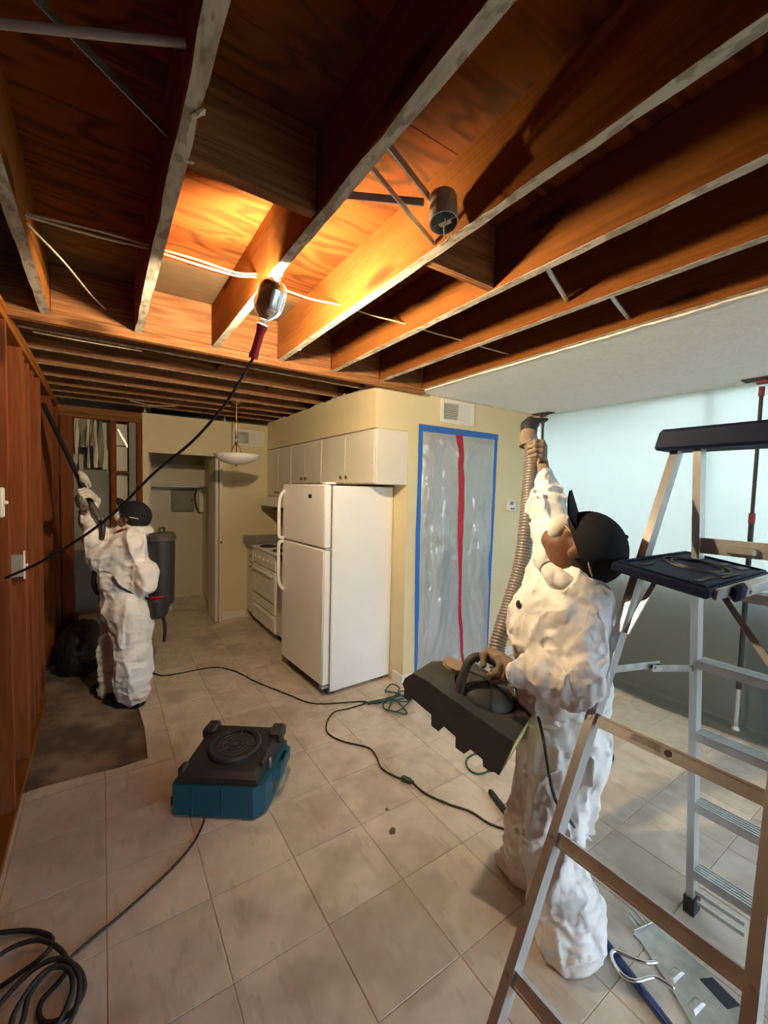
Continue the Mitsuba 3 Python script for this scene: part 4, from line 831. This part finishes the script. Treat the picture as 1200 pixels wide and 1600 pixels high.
def hand_prims(c, ux, uy, uz, s=1.0, rg=.034, mirror=1):
    """palm at c; ux across the knuckles towards the index finger, uy along the fingers, uz out of the palm towards what it grips"""
    ux, uy, uz = map(np.asarray, (ux,uy,uz)); L = lambda x,y,z: np.asarray(c)+s*(x*ux+y*uy+z*uz); P = []
    P.append(('e', L(0,0,0), np.stack([ux,uy,uz]), (.043*s,.048*s,.017*s)))
    P.append(('c', L(.012,-.035,.004), L(.026,.035,.002), .017*s, .014*s)); P.append(('c', L(-.018,-.035,.004), L(-.027,.03,.002), .017*s, .013*s))
    for x, l, r in ((.032,.95,.0098),(.011,1.05,.0102),(-.011,1.0,.0098),(-.031,.82,.0086)):
        a, b, d, e = L(x,.040,.000), L(x*1.05,.040+.040*l,.012), L(x*1.05,.045+.046*l,.012+.030*l), L(x*.98,.028+.03*l,.020+.046*l)
        P += [('c',a,b,r*1.08*s,r*s), ('c',b,d,r*s,r*.95*s), ('c',d,e,r*.95*s,r*.85*s)]
    P += [('c',L(.028,-.028,.004),L(.055,.002,.022),.0145*s,.0115*s), ('c',L(.055,.002,.022),L(.050,.030,.048),.0115*s,.0095*s)]
    return P
def head_prims(c, t, f, s=1.0):
    """skull, jaw, neck root, nose, brow, ears: t crown direction, f facing direction"""
    t, f = nrm(t), nrm(f); f = nrm(f-t*(f@t)); l = np.cross(t, f); R = np.stack([l,f,t]); L = lambda x,y,z: np.asarray(c)+s*(x*l+y*f+z*t)
    P = [('e',L(0,-.012,.030),R,(.074*s,.093*s,.088*s)), ('e',L(0,.020,-.040),R,(.057*s,.066*s,.070*s)), ('c',L(0,.052,-.088),L(0,.060,-.080),.024*s,.024*s),
         ('c',L(0,.074,.012),L(0,.097,-.018),.009*s,.013*s), ('c',L(-.030,.072,.026),L(.030,.072,.026),.012*s,.012*s),
         ('c',L(-.018,.076,-.050),L(.018,.076,-.050),.010*s,.010*s), ('e',L(.036,.058,-.012),R,(.020*s,.016*s,.018*s)), ('e',L(-.036,.058,-.012),R,(.020*s,.016*s,.018*s))]
    for q in (1,-1): P.append(('e',L(q*.076,-.010,-.010),R,(.010*s,.020*s,.030*s)))
    return P, R, L

def worker(name, J, A, label, seed, sc, glove_bsdf, hands, suit_extra=(), hstep=.0075, hs=1.0, baggy=1.0):
    t = thing(name, label, 'person'); g = {k: np.array(v) for k, v in J.items()}
    hp, HR, HL = head_prims(g['head'], A['htop'], A['hface'], hs)
    # the body: head, neck, trunk and limbs in one skin
    bp = hp+[('c',HL(0,-.02,-.06),g['neck'],.052*hs,.062), ('c',g['neck'],g['chest2'],.06,.085),('c',g['chest2'],g['belly'],.09,.085),('c',g['belly'],g['pelvis'],.085,.09)]
    for s in 'lr':
        bp += [('c',g[s+'sho'],g[s+'elb'],.036,.030),('c',g[s+'elb'],g[s+'wr'],.030,.025),('c',g[s+'hip'],g[s+'knee'],.065,.046),('c',g[s+'knee'],g[s+'ank'],.050,.036)]
    f0 = make_field(bp, .016); lo, hi = bounds(bp)
    B = add('body', surfnet(f0, lo, hi, .006), 'skin', t, smooth=True)
    # coverall
    fwd = nrm(np.cross(g['lsho']-g['rsho'], [0,0,1.0])); sd = nrm(np.cross([0,0,1.0], fwd)); RT_ = np.stack([sd, fwd, [0,0,1.0]])
    k = baggy
    sp = [('c',g['neck']-[0,0,.035],g['chest2'],.085*k,.13*k),('e',g['chest'],RT_,(.205*k,.165*k,.20*k)),('e',g['belly'],RT_,(.195*k,.172*k,.18*k)),('e',g['pelvis'],RT_,(.19*k,.165*k,.17*k))]
    for s in 'lr':
        m = (g[s+'elb']+g[s+'wr'])/2
        sp += [('c',g[s+'sho'],g[s+'elb'],.095*k,.082*k),('c',g[s+'elb'],m,.080*k,.074*k),('c',m,g[s+'wr'],.074*k,.046*k),
               ('c',g[s+'hip'],g[s+'knee'],.135*k,.112*k),('c',g[s+'knee'],g[s+'ank'],.110*k,.108*k)]
    sp += list(suit_extra)
    bands = []
    for s in 'lr':
        ad = nrm(g[s+'wr']-g[s+'elb']); ld = nrm(g[s+'ank']-g[s+'knee'])
        bands += [(g[s+'elb'],ad,.022,.07),(g[s+'wr']-ad*.07,ad,.018,.06),(g[s+'knee'],ld,.016,.09),(g[s+'ank']-ld*.06,ld,.024,.09)]
    bands += [(g['belly'],(0,0,1.0),.018,.14)]
    f1 = make_field(sp, .05)
    fz = J['floor']
    def fs(P):
        d = f1(P); near = np.abs(d) < .12
        if near.any(): d[near] = d[near]+folds(P[near], .030, seed, bands)
        d = np.maximum(d, fz-P[:,2]+.004)
        return d
    lo, hi = bounds(sp)
    C_ = add('coverall', surfnet(fs, lo, hi, hstep), 'tyvek', t, smooth=True); tag(C_, 'baggy white disposable coverall')
    # cuffs: open elastic ends round the wrists
    for s in 'lr':
        ad = nrm(g[s+'wr']-g[s+'elb']); w = g[s+'wr']
        add('cuff', tube([w-ad*.012, w+ad*.002, w+ad*.014],[.049*k,.046*k,.043*k],18,smooth=False),'tyvek',C_,smooth=40)
    # bunched hood and collar behind the neck
    a = np.linspace(0, 2*np.pi, 25)[:-1]; ny = nrm(HL(0,0,0)-g['neck']+np.array([0,0,.05])); nx = nrm(np.cross(ny,[.3,.7,.1])); nz = np.cross(ny,nx); ring = []
    rr_ = np.random.default_rng(seed)
    nb = g['neck']-[0,0,.012]
    ring = [nb+(.098+.008*np.sin(q*3+seed))*k*(np.cos(q)*nx+np.sin(q)*nz)-[0,0,.010*np.cos(q*2+seed)] for q in a]; ring.append(ring[0])
    add('collar', tube(ring,[.034+.005*np.sin(q*5+seed) for q in a]+[.034+.005*np.sin(seed)],14,3,profile=np.array([(math.cos(j*.4488)*(.72+.28*abs(math.cos(j*.95))), math.sin(j*.4488)*1.15) for j in range(14)])),'tyvek',C_,smooth=True)
    # boots / covered feet
    for s in 'lr':
        h_, to_ = g[s+'heel'].copy(), g[s+'toe'].copy(); h_[2] = to_[2] = fz+.036
        fp = [('c',h_,h_+(to_-h_)*.55,.045,.048),('c',h_+(to_-h_)*.5,to_,.052,.036),('c',h_+[0,0,.03],g[s+'ank']+[0,0,.02],.05,.055)]
        ff = make_field(fp,.03); fl = lambda P: np.maximum(ff(P), fz-P[:,2]+.001)
        l2,h2 = bounds(fp); bsd = J['boot']
        add('boot_cover' if bsd == 'tyvek' else 'shoe', surfnet(fl,l2,h2,.007), bsd, t, smooth=True)
    # gloved hands
    for prm in hands:
        l2,h2 = bounds(prm,.02); add('glove', surfnet(make_field(prm,.007),l2,h2,.0032), glove_bsdf, t, smooth=True)
    return t, g, HR, HL
def cap_mesh(HL, HR, s, brim_up=0.2, back=False):
    l, f, tt = HR
    def dome(u, v):
        th_ = u*2*np.pi; ph = v*np.pi/2*1.18; r = np.sin(ph)
        x = .088*r*np.sin(th_); y = .108*r*np.cos(th_)-.010; z = .022+.098*np.cos(ph)
        p = np.asarray(HL(0,0,0))+s*(x[...,None]*l+y[...,None]*f+z[...,None]*tt); return p
    d = grid(49, 16, dome)
    d2 = d.copy(); d2.vertices = d.vertices+(np.asarray(HL(0,-.01,.04))-d.vertices)*.03; d2.invert()
    def brim(o):
        def fn(u, v):
            a = (u-.5)*2*1.05; x = .085*np.sin(a); y0 = .100*np.cos(a)-.012
            y = y0+v*.080*np.cos(a*.72); z = .018+brim_up*v*.07-.032*(np.abs(np.sin(a))**2)*(.5+.5*v)+.006+o
            return np.asarray(HL(0,0,0))+s*(x[...,None]*l+y[...,None]*f+z[...,None]*tt)
        return grid(24, 8, fn)
    b1, b2 = brim(.0025), brim(-.0025); b2.invert()
    return cat_([d, d2]), cat_([b1, b2])

# near worker: holds the hose up with the right hand and the dark air mover with the left
J2 = {'pelvis':(1.503, 0.935, 0.648), 'belly':(1.487, 0.946, 0.854), 'chest':(1.449, 0.949, 1.078), 'chest2':(1.475, 0.938, 1.177), 'neck':(1.457, 0.91, 1.33), 'head':(1.449, 0.861, 1.414), 'dome':(1.596, 0.872, 1.432), 'lsho':(1.426, 0.828, 1.222), 'lelb':(1.317, 0.767, 0.986), 'lwr':(1.201, 0.916, 0.975), 'lcuff':(1.26, 0.995, 0.934), 'rsho':(1.554, 1.034, 1.251), 'relb':(1.623, 1.097, 1.465), 'rwr':(1.658, 1.17, 1.661), 'rhand':(1.665, 1.206, 1.749), 'lhip':(1.49, 0.907, 0.628), 'lknee':(1.39, 0.882, 0.315), 'lank':(1.362, 0.788, 0.037), 'rhip':(1.548, 1.008, 0.555), 'rknee':(1.467, 1.01, 0.283), 'rank':(1.477, 1.037, 0.045), 'ltoe':(1.298, 0.838, -0.051), 'rtoe':(1.412, 1.126, 0.007), 'lheel':(1.365, 0.748, 0.007), 'rheel':(1.467, 1.005, 0.003), 'lhand':(1.294, 1.092, 0.92), 'mark':(1.236, 0.955, 1.207), 'collar':(1.456, 0.912, 1.34)}
A2 = {'htop':(0.428, -0.819, 0.382), 'hface':(-0.164, 0.464, 0.871)}
J2['floor'] = 0.0; J2['boot'] = 'tyvek'
R_ = np.array(CAM_R); up = np.array([0,0,1.0])
g2 = {k: np.array(v) for k, v in J2.items() if isinstance(v, tuple)}
HOSE = [(1.792, 1.372, 1.912), (1.773, 1.331, 1.811), (1.736, 1.309, 1.639), (1.679, 1.276, 1.455), (1.632, 1.26, 1.276), (1.561, 1.25, 1.12), (1.481, 1.235, 0.988), (1.438, 1.223, 0.904), (1.408, 1.178, 0.808)]
hx = nrm(np.array(HOSE[1])-np.array(HOSE[3]))                       # up along the hose
tow = nrm(-R_[0]*.9+R_[2]*.25); tow = nrm(tow-hx*(tow@hx)); fin = nrm(np.cross(tow, hx)); fin = fin if fin@R_[2] < 0 else -fin
H2R = hand_prims(np.array((1.765, 1.262, 1.788)), hx, fin, tow, 1.05, .034)
H2R += [('c', np.array((1.765, 1.262, 1.788))-fin*.03-hx*.02, g2['rwr'], .026, .030)]
gx = nrm(np.array((0.125, -0.048, -0.096))); pn = nrm(-up*.8-R_[2]*.0-R_[1]*-.2); pn = nrm(pn-gx*(pn@gx)); fi = nrm(np.cross(gx, pn)); fi = fi if fi@R_[2] < 0 else -fi
H2L = hand_prims(np.array((1.25, 1.058, 0.972)), -gx, fi, pn, 1.08, .034)
H2L += [('c', np.array((1.25, 1.058, 0.972))-fi*.025, g2['lwr'], .026, .032)]
w2, _, HR2, HL2 = worker('person', J2, A2, 'worker in white coverall beside the stepladder, head tilted back, holding up a hose', 11, 1.0, 'glove', (H2R, H2L),
    suit_extra=[('c', g2['belly']+nrm(R_[0])*.055, g2['lhip']+nrm(R_[0])*.015, .11, .10), ('c', g2['lank']+[0,0,.10], g2['lank']+[0,0,.05], .125, .135), ('c', g2['rank']+[0,0,.12], g2['rank']+[0,0,.05], .105, .105)], hs=1.12)
cd, cb = cap_mesh(HL2, HR2, 1.24, .1); k_ = add('cap', cd, 'cap_cloth', w2, smooth=True); add('brim', cb, 'cap_cloth', k_, smooth=True)
add('button', xf(trimesh.creation.icosphere(2,.008), None, HL2(0,-.010,.131)), 'cap_cloth', k_)
mk_ = ('e', HL2(0,.080,-.030), HR2, (.050,.045,.052))
add('respirator', surfnet(make_field([mk_, ('c',HL2(-.03,.07,-.05),HL2(.03,.07,-.05),.03,.03)],.02), *bounds([mk_],.03), .005), 'mask_white', w2, smooth=True)
for q, z in ((1,.010),(-1,.010)): add('respirator_strap', tube([HL2(q*.040,.085,-.02),HL2(q*.072,.035,.000),HL2(q*.088,-.03,.012),HL2(q*.078,-.085,.006),HL2(0,-.122,.0)],.0032,6),'strap_tan',w2,smooth=True)
add('hair', surfnet(make_field([('e',HL2(0,-.030,.010),HR2,(.081,.092,.075))],.01), *bounds([('e',HL2(0,-.030,.010),HR2,(.081,.092,.075))],.02), .006), 'hair', w2, smooth=True)
lf = tube([g2['collar']-R_[0]*.045-R_[2]*.14+up*.03, g2['collar']-R_[0]*.10-R_[2]*.10+up*.0, g2['collar']-R_[0]*.085-R_[2]*.05-up*.03],[.018,.026,.012],10,4); 
cv = [q for q in scene if q.startswith('person__coverall')][0]
tag(add('chest_mark', xf(trimesh.creation.icosphere(2,1.0), np.stack([nrm(R_[0])*.008,nrm(R_[1])*.016,nrm(R_[2])*.012],1), np.array((1.314, 1.022, 1.181))), 'dark_label', cv, smooth=True), 'small dark purple mark on the chest')

# far worker: aims a vacuum wand at the top of the stud wall
J1 = {'pelvis':(0.134, 3.632, 0.705), 'belly':(0.132, 3.645, 0.896), 'chest':(0.137, 3.652, 1.073), 'chest2':(0.154, 3.647, 1.183), 'neck':(0.182, 3.633, 1.265), 'head':(0.187, 3.636, 1.361), 'lsho':(0.166, 3.471, 1.189), 'lelb':(-0.006, 3.555, 1.087), 'lwr':(-0.089, 3.723, 1.34), 'lhand':(-0.117, 3.808, 1.439), 'rsho':(0.148, 3.82, 1.189), 'relb':(-0.038, 3.946, 1.194), 'rwr':(-0.135, 4.015, 1.47), 'rhand':(-0.185, 4.095, 1.638), 'lhip':(0.165, 3.523, 0.656), 'lknee':(0.174, 3.487, 0.358), 'lank':(0.18, 3.469, 0.121), 'rhip':(0.113, 3.748, 0.605), 'rknee':(0.078, 3.766, 0.306), 'rank':(0.067, 3.734, 0.059), 'ltoe':(0.025, 3.615, 0.012), 'rtoe':(-0.056, 3.836, -0.023), 'lheel':(0.202, 3.451, 0.07), 'rheel':(0.116, 3.698, 0.007), 'bulge':(0.256, 3.469, 0.974), 'bulge2':(0.254, 3.441, 0.89)}
A1 = {'htop':(0.456, -0.193, 0.869), 'hface':(-0.652, 0.589, 0.478)}
J1['floor'] = -0.010; J1['boot'] = 'hair'
g1_ = {k: np.array(v) for k, v in J1.items() if isinstance(v, tuple)}
WT, WBt = np.array((-0.391, 4.378, 2.231)), np.array((-0.034, 3.652, 1.372)); wx = nrm(WT-WBt)
def wand_hand(c):
    tw = nrm(R_[2]*-.2-R_[0]*.5-up*.3); tw = nrm(tw-wx*(tw@wx)); fi_ = nrm(np.cross(tw, wx)); fi_ = fi_ if fi_@R_[2] < 0 else -fi_
    return tw, fi_
pL = WBt+wx*.16; tw, fi_ = wand_hand(pL); cL = pL-tw*.035
pR = WBt+wx*.36; cR = pR-tw*.035+R_[2]*.0
H1L = hand_prims(cL, wx, fi_, tw, 1.05)+[('c', cL-fi_*.025-wx*.02, g1_['lwr'], .026, .032)]
H1R = hand_prims(cR, wx, -fi_, tw, 1.05)+[('c', cR+fi_*.025-wx*.02, g1_['rwr'], .026, .032)]
w1, _, HR1, HL1 = worker('person', J1, A1, 'worker in white coverall and mask by the stud wall, aiming a vacuum wand upward', 23, 1.0, 'white_glove', (H1L, H1R),
    suit_extra=[('c', g1_['bulge'], g1_['bulge2'], .085, .075), ('c', g1_['lank']+[0,0,.12], g1_['lank']+[0,0,.07], .12, .11)], hstep=.009)
cd, cb = cap_mesh(HL1, HR1, 1.06, .5); k_ = add('cap', cd, 'cap_cloth', w1, smooth=True); add('brim', cb, 'cap_cloth', k_, smooth=True)
mk_ = ('e', HL1(0,.082,-.032), HR1, (.050,.050,.054))
add('respirator', surfnet(make_field([mk_],.02), *bounds([mk_],.02), .006), 'mask_white', w1, smooth=True)
for q, z in ((1,0),(-1,0)): add('respirator_strap', tube([HL1(q*.040,.085,-.02),HL1(q*.072,.035,-.005),HL1(q*.088,-.03,.010),HL1(q*.078,-.09,.03)],.0035,6),'mask_white',w1,smooth=True)
add('hair', surfnet(make_field([('e',HL1(0,-.030,.010),HR1,(.079,.090,.075))],.01), *bounds([('e',HL1(0,-.030,.010),HR1,(.079,.090,.075))],.02), .007), 'hair', w1, smooth=True)

# ------------------------------------------------------------------ what they hold and wear
VP = thing('backpack_vacuum', 'dark backpack vacuum canister on the back of the far worker', 'vacuum cleaner')
vb = nrm(np.array((0.904, -0.427, 0.016))); vu = np.array([0,0,1.0]); vs = np.cross(vu, vb); RV = np.stack([vs, vb, vu], 1); vc = np.array((0.369, 3.562, 0.972))
vf = lambda m: xf(m, RV, vc)
add('canister', vf(hull([(.105*math.cos(a)*q,.090*math.sin(a)*q,z) for a in np.arange(20)*math.pi/10 for z,q in ((-.27,.86),(-.255,.94),(.20,1.0),(.215,.95))])), 'black_plastic', VP, smooth=30)
add('lid', vf(hull([(.112*math.cos(a)*q,.097*math.sin(a)*q,z) for a in np.arange(20)*math.pi/10 for z,q in ((.2155,1.0),(.25,1.0),(.272,.86))])), 'charcoal', VP, smooth=30)
add('carry_handle', vf(tube([(-.05,0,.27),(-.045,0,.305),(.045,0,.305),(.05,0,.27)],.008,8,4)),'black_plastic',VP,smooth=True)
add('harness_plate', vf(bx(-.09,.09,-.105,-.0925,-.24,.20,.006)),'black_plastic',VP)
hp_ = np.array((0.336, 3.495, 0.697)); add('hip_pad', xf(hull([(x*q,y*q,z) for a in np.arange(16)*math.pi/8 for x,y in ((.085*math.cos(a),.065*math.sin(a)),) for z,q in ((-.075,.8),(-.05,1),(.05,1),(.07,.8))]), RV, hp_),'black_plastic',VP,smooth=30)
tag(add('hip_trim', xf(bx(-.05,.05,-.045,.045,.0705,.085,.01),RV,hp_),'red_tape',VP), 'dark red trim on the hip pad')
add('buckle', xf(bx(.05,.08,.045,.075,-.05,-.01,.006),RV,hp_),'steel',VP); add('strap', tube([hp_+[.03,0,-.07],hp_+[.045,-.01,-.16],hp_+[.040,0,-.27]],.012,6,4),'hair',VP,smooth=True)
nk = g1_['neck']; add('shoulder_strap', tube([nk+R_[0]*-.05-R_[2]*.12-up*.02, nk-R_[2]*.125+R_[0]*.00+up*.000, nk+R_[0]*.07-R_[2]*.11-up*.015, vc-vb*.08+up*.16],[.010,.013,.013,.010],8,5),'red_plastic' if False else 'strap_red',VP,smooth=True)
add('waist_strap', tube([g1_['belly']-R_[2]*.19-R_[0]*-.03+up*.05, g1_['belly']-R_[2]*.17+R_[0]*.09-up*.04, hp_-vb*.03+up*.04],.008,6,5),'black_plastic',VP,smooth=True)
VW = thing('vacuum_wand', 'dark vacuum wand with silver grip held up by the far worker', 'vacuum wand')
add('tube', tube([WBt+wx*.10, WBt+wx*.6, WT],[.019,.017,.017],14,smooth=False),'black_plastic',VW,smooth=40)
tag(add('grip', tube([WBt-wx*.06, WBt-wx*.03, WBt+wx*.08, WBt+wx*.11],[.018,.024,.024,.020],14,smooth=False),'steel',VW,smooth=40),'silver grip')
add('vacuum_hose', tube([WBt-wx*.05, WBt-wx*.14-R_[2]*.02, g1_['belly']-R_[0]*.16-R_[2]*.10-up*.02, g1_['belly']-R_[0]*.19+R_[2]*.12-up*.15, g1_['pelvis']+R_[2]*.27, vc+R_[2]*.08+R_[0]*.02-up*.22],.018,10,8),'black_plastic',VW,smooth=True)

HS = thing('duct_hose', 'ribbed silver grey duct hose held up in the corner by the near worker', 'hose')
hz = spline(HOSE, 14); seglen = np.r_[0, np.cumsum(np.linalg.norm(np.diff(hz,axis=0),axis=1))]; Ls = np.arange(0, seglen[-1], .0036)
hp3 = np.stack([np.interp(Ls, seglen, hz[:,i]) for i in range(3)],1)
add('hose', tube(hp3, .0345+.0035*np.sin(np.arange(len(Ls))*np.pi/2), 20, smooth=False), 'hose_grey', HS, smooth=True)
add('collar', tube([HOSE[0]+hx*.005, HOSE[0]-hx*.075],[.041,.040],20,smooth=False),'glove',HS,smooth=40)
add('nozzle', tube([HOSE[0]+hx*.004, HOSE[0]+hx*.035, HOSE[0]+hx*.060+R_[0]*.02],[.042,.044,.036],18,smooth=False),'black_plastic',HS,smooth=40)
add('nozzle_lip', xf(bx(-.03,.055,-.035,.035,-.008,.008,.006), np.stack([R_[0],R_[2],-R_[1]],1), np.array(HOSE[0])+hx*.066+R_[0]*.03),'black_plastic',HS)
# carried air mover
M2 = thing('air_mover', 'charcoal carpet dryer carried tilted at the hip by the near worker', 'air mover')
e1, e3 = nrm(np.array((0.352, -0.879, -0.322))), nrm(np.array((-0.13, 0.297, -0.946))); e3 = nrm(e3-e1*(e3@e1)); e2 = nrm(np.cross(e3, e1)); e2 = -e2; RM = np.stack([e1, e2, -e3], 1)
MS = .97; MO = np.array((1.134, 0.877, 0.772))-e1*.455*MS
def mf(m):
    m = m.copy(); V = np.array(m.vertices); V[:,0] = .455-V[:,0]; return xf(trimesh.Trimesh(V*MS, np.array(m.faces)[:,::-1], process=False), RM, MO)
ml = lambda p: MO+RM@(np.array([.455-p[0],p[1],p[2]])*MS)     # local: x from the near right corner along the long side, y away, z up; top edge at z=0
sil = Polygon([(0,0),(.30,.0),(.36,.004),(.425,-.006),(.452,-.045),(.455,-.075),(.440,-.085),(.430,-.120),(.405,-.122),(.395,-.102),(.300,-.110),(.285,-.150),(.250,-.150),(.240,-.118),(.185,-.124),(.172,-.162),(.135,-.162),(.120,-.130),(.070,-.132),(.058,-.155),(.030,-.155),(.018,-.145),(0,-.145)])
body = prism(sil, .34, 'y', 0.0)
well = prism(Point(.185,.185).buffer(.128, 24), .12, 'z', -.07)
try: body = trimesh.boolean.difference([body, well], engine='manifold')
except Exception: pass
V = np.array(body.vertices); V[:,1] *= 1-.66*np.clip((V[:,0]-.30)/.155,0,1); body.vertices = V
add('housing', mf(body), 'charcoal', M2, smooth=30)
add('fan_cover', mf(lathe([(.126,-.068),(.124,-.02),(.112,.012),(.09,.030),(.05,.042),(.02,.044),(0,.044)],36,None,(.185,.185,0))),'charcoal',M2,smooth=40)
add('hub', mf(lathe([(0,.0445),(.022,.0445),(.018,.054),(0,.055)],18,None,(.185,.185,0))),'black_plastic',M2)
for i in range(6):
    a = i*math.pi/3; add('grille_bar', mf(tube([(.185+.02*math.cos(a),.185+.02*math.sin(a),.048),(.185+.09*math.cos(a),.185+.09*math.sin(a),.034),(.185+.122*math.cos(a),.185+.122*math.sin(a),-.005)],.003,6,4)),'black_plastic',M2)
tag(add('end_label', mf(bx(-.0025,-.0003,.02,.31,-.10,-.012,.0005)),'yellowed',M2),'worn yellowed label on the end face'); add('edge_trim', mf(bx(-.004,-.0004,.0,.34,-.010,.003,.001)),'steel',M2)
tag(add('outlet_collar', mf(lathe([(.042,-.012),(.047,-.012),(.047,.022),(.042,.022),(0,.023),(0,.020),(.040,.020)],24,None,(.345,.205,-.004))),'tan',M2),'tan outlet collar')
HP = [(1.114, 1.122, 0.805), (1.126, 1.118, 0.892), (1.156, 1.114, 0.957), (1.198, 1.099, 0.973), (1.271, 1.072, 0.937), (1.365, 1.039, 0.834)]
add('handle', tube(HP,[.017,.017,.0165,.016,.016,.017],12,8),'charcoal',M2,smooth=True)
for q in (.30, .42): add('toggle', mf(tube([(.20+q*.2,.30,.03),(.20+q*.2,.30,.058),(.20+q*.2-.01,.29,.07)],.007,8,3)),'rubber',M2)
BCd = add('belt_cord', tube([tuple(ml([0.02,.26,-.02]))]+[(1.334, 0.937, 0.793), (1.217, 0.821, 0.774), (1.204, 0.788, 0.688), (1.212, 0.766, 0.612), (1.259, 0.755, 0.546), (1.317, 0.76, 0.479)],.0052,8),'cord_dark',smooth=True); tag(BCd,'black cord hanging from the carried air mover along the near worker','cord')
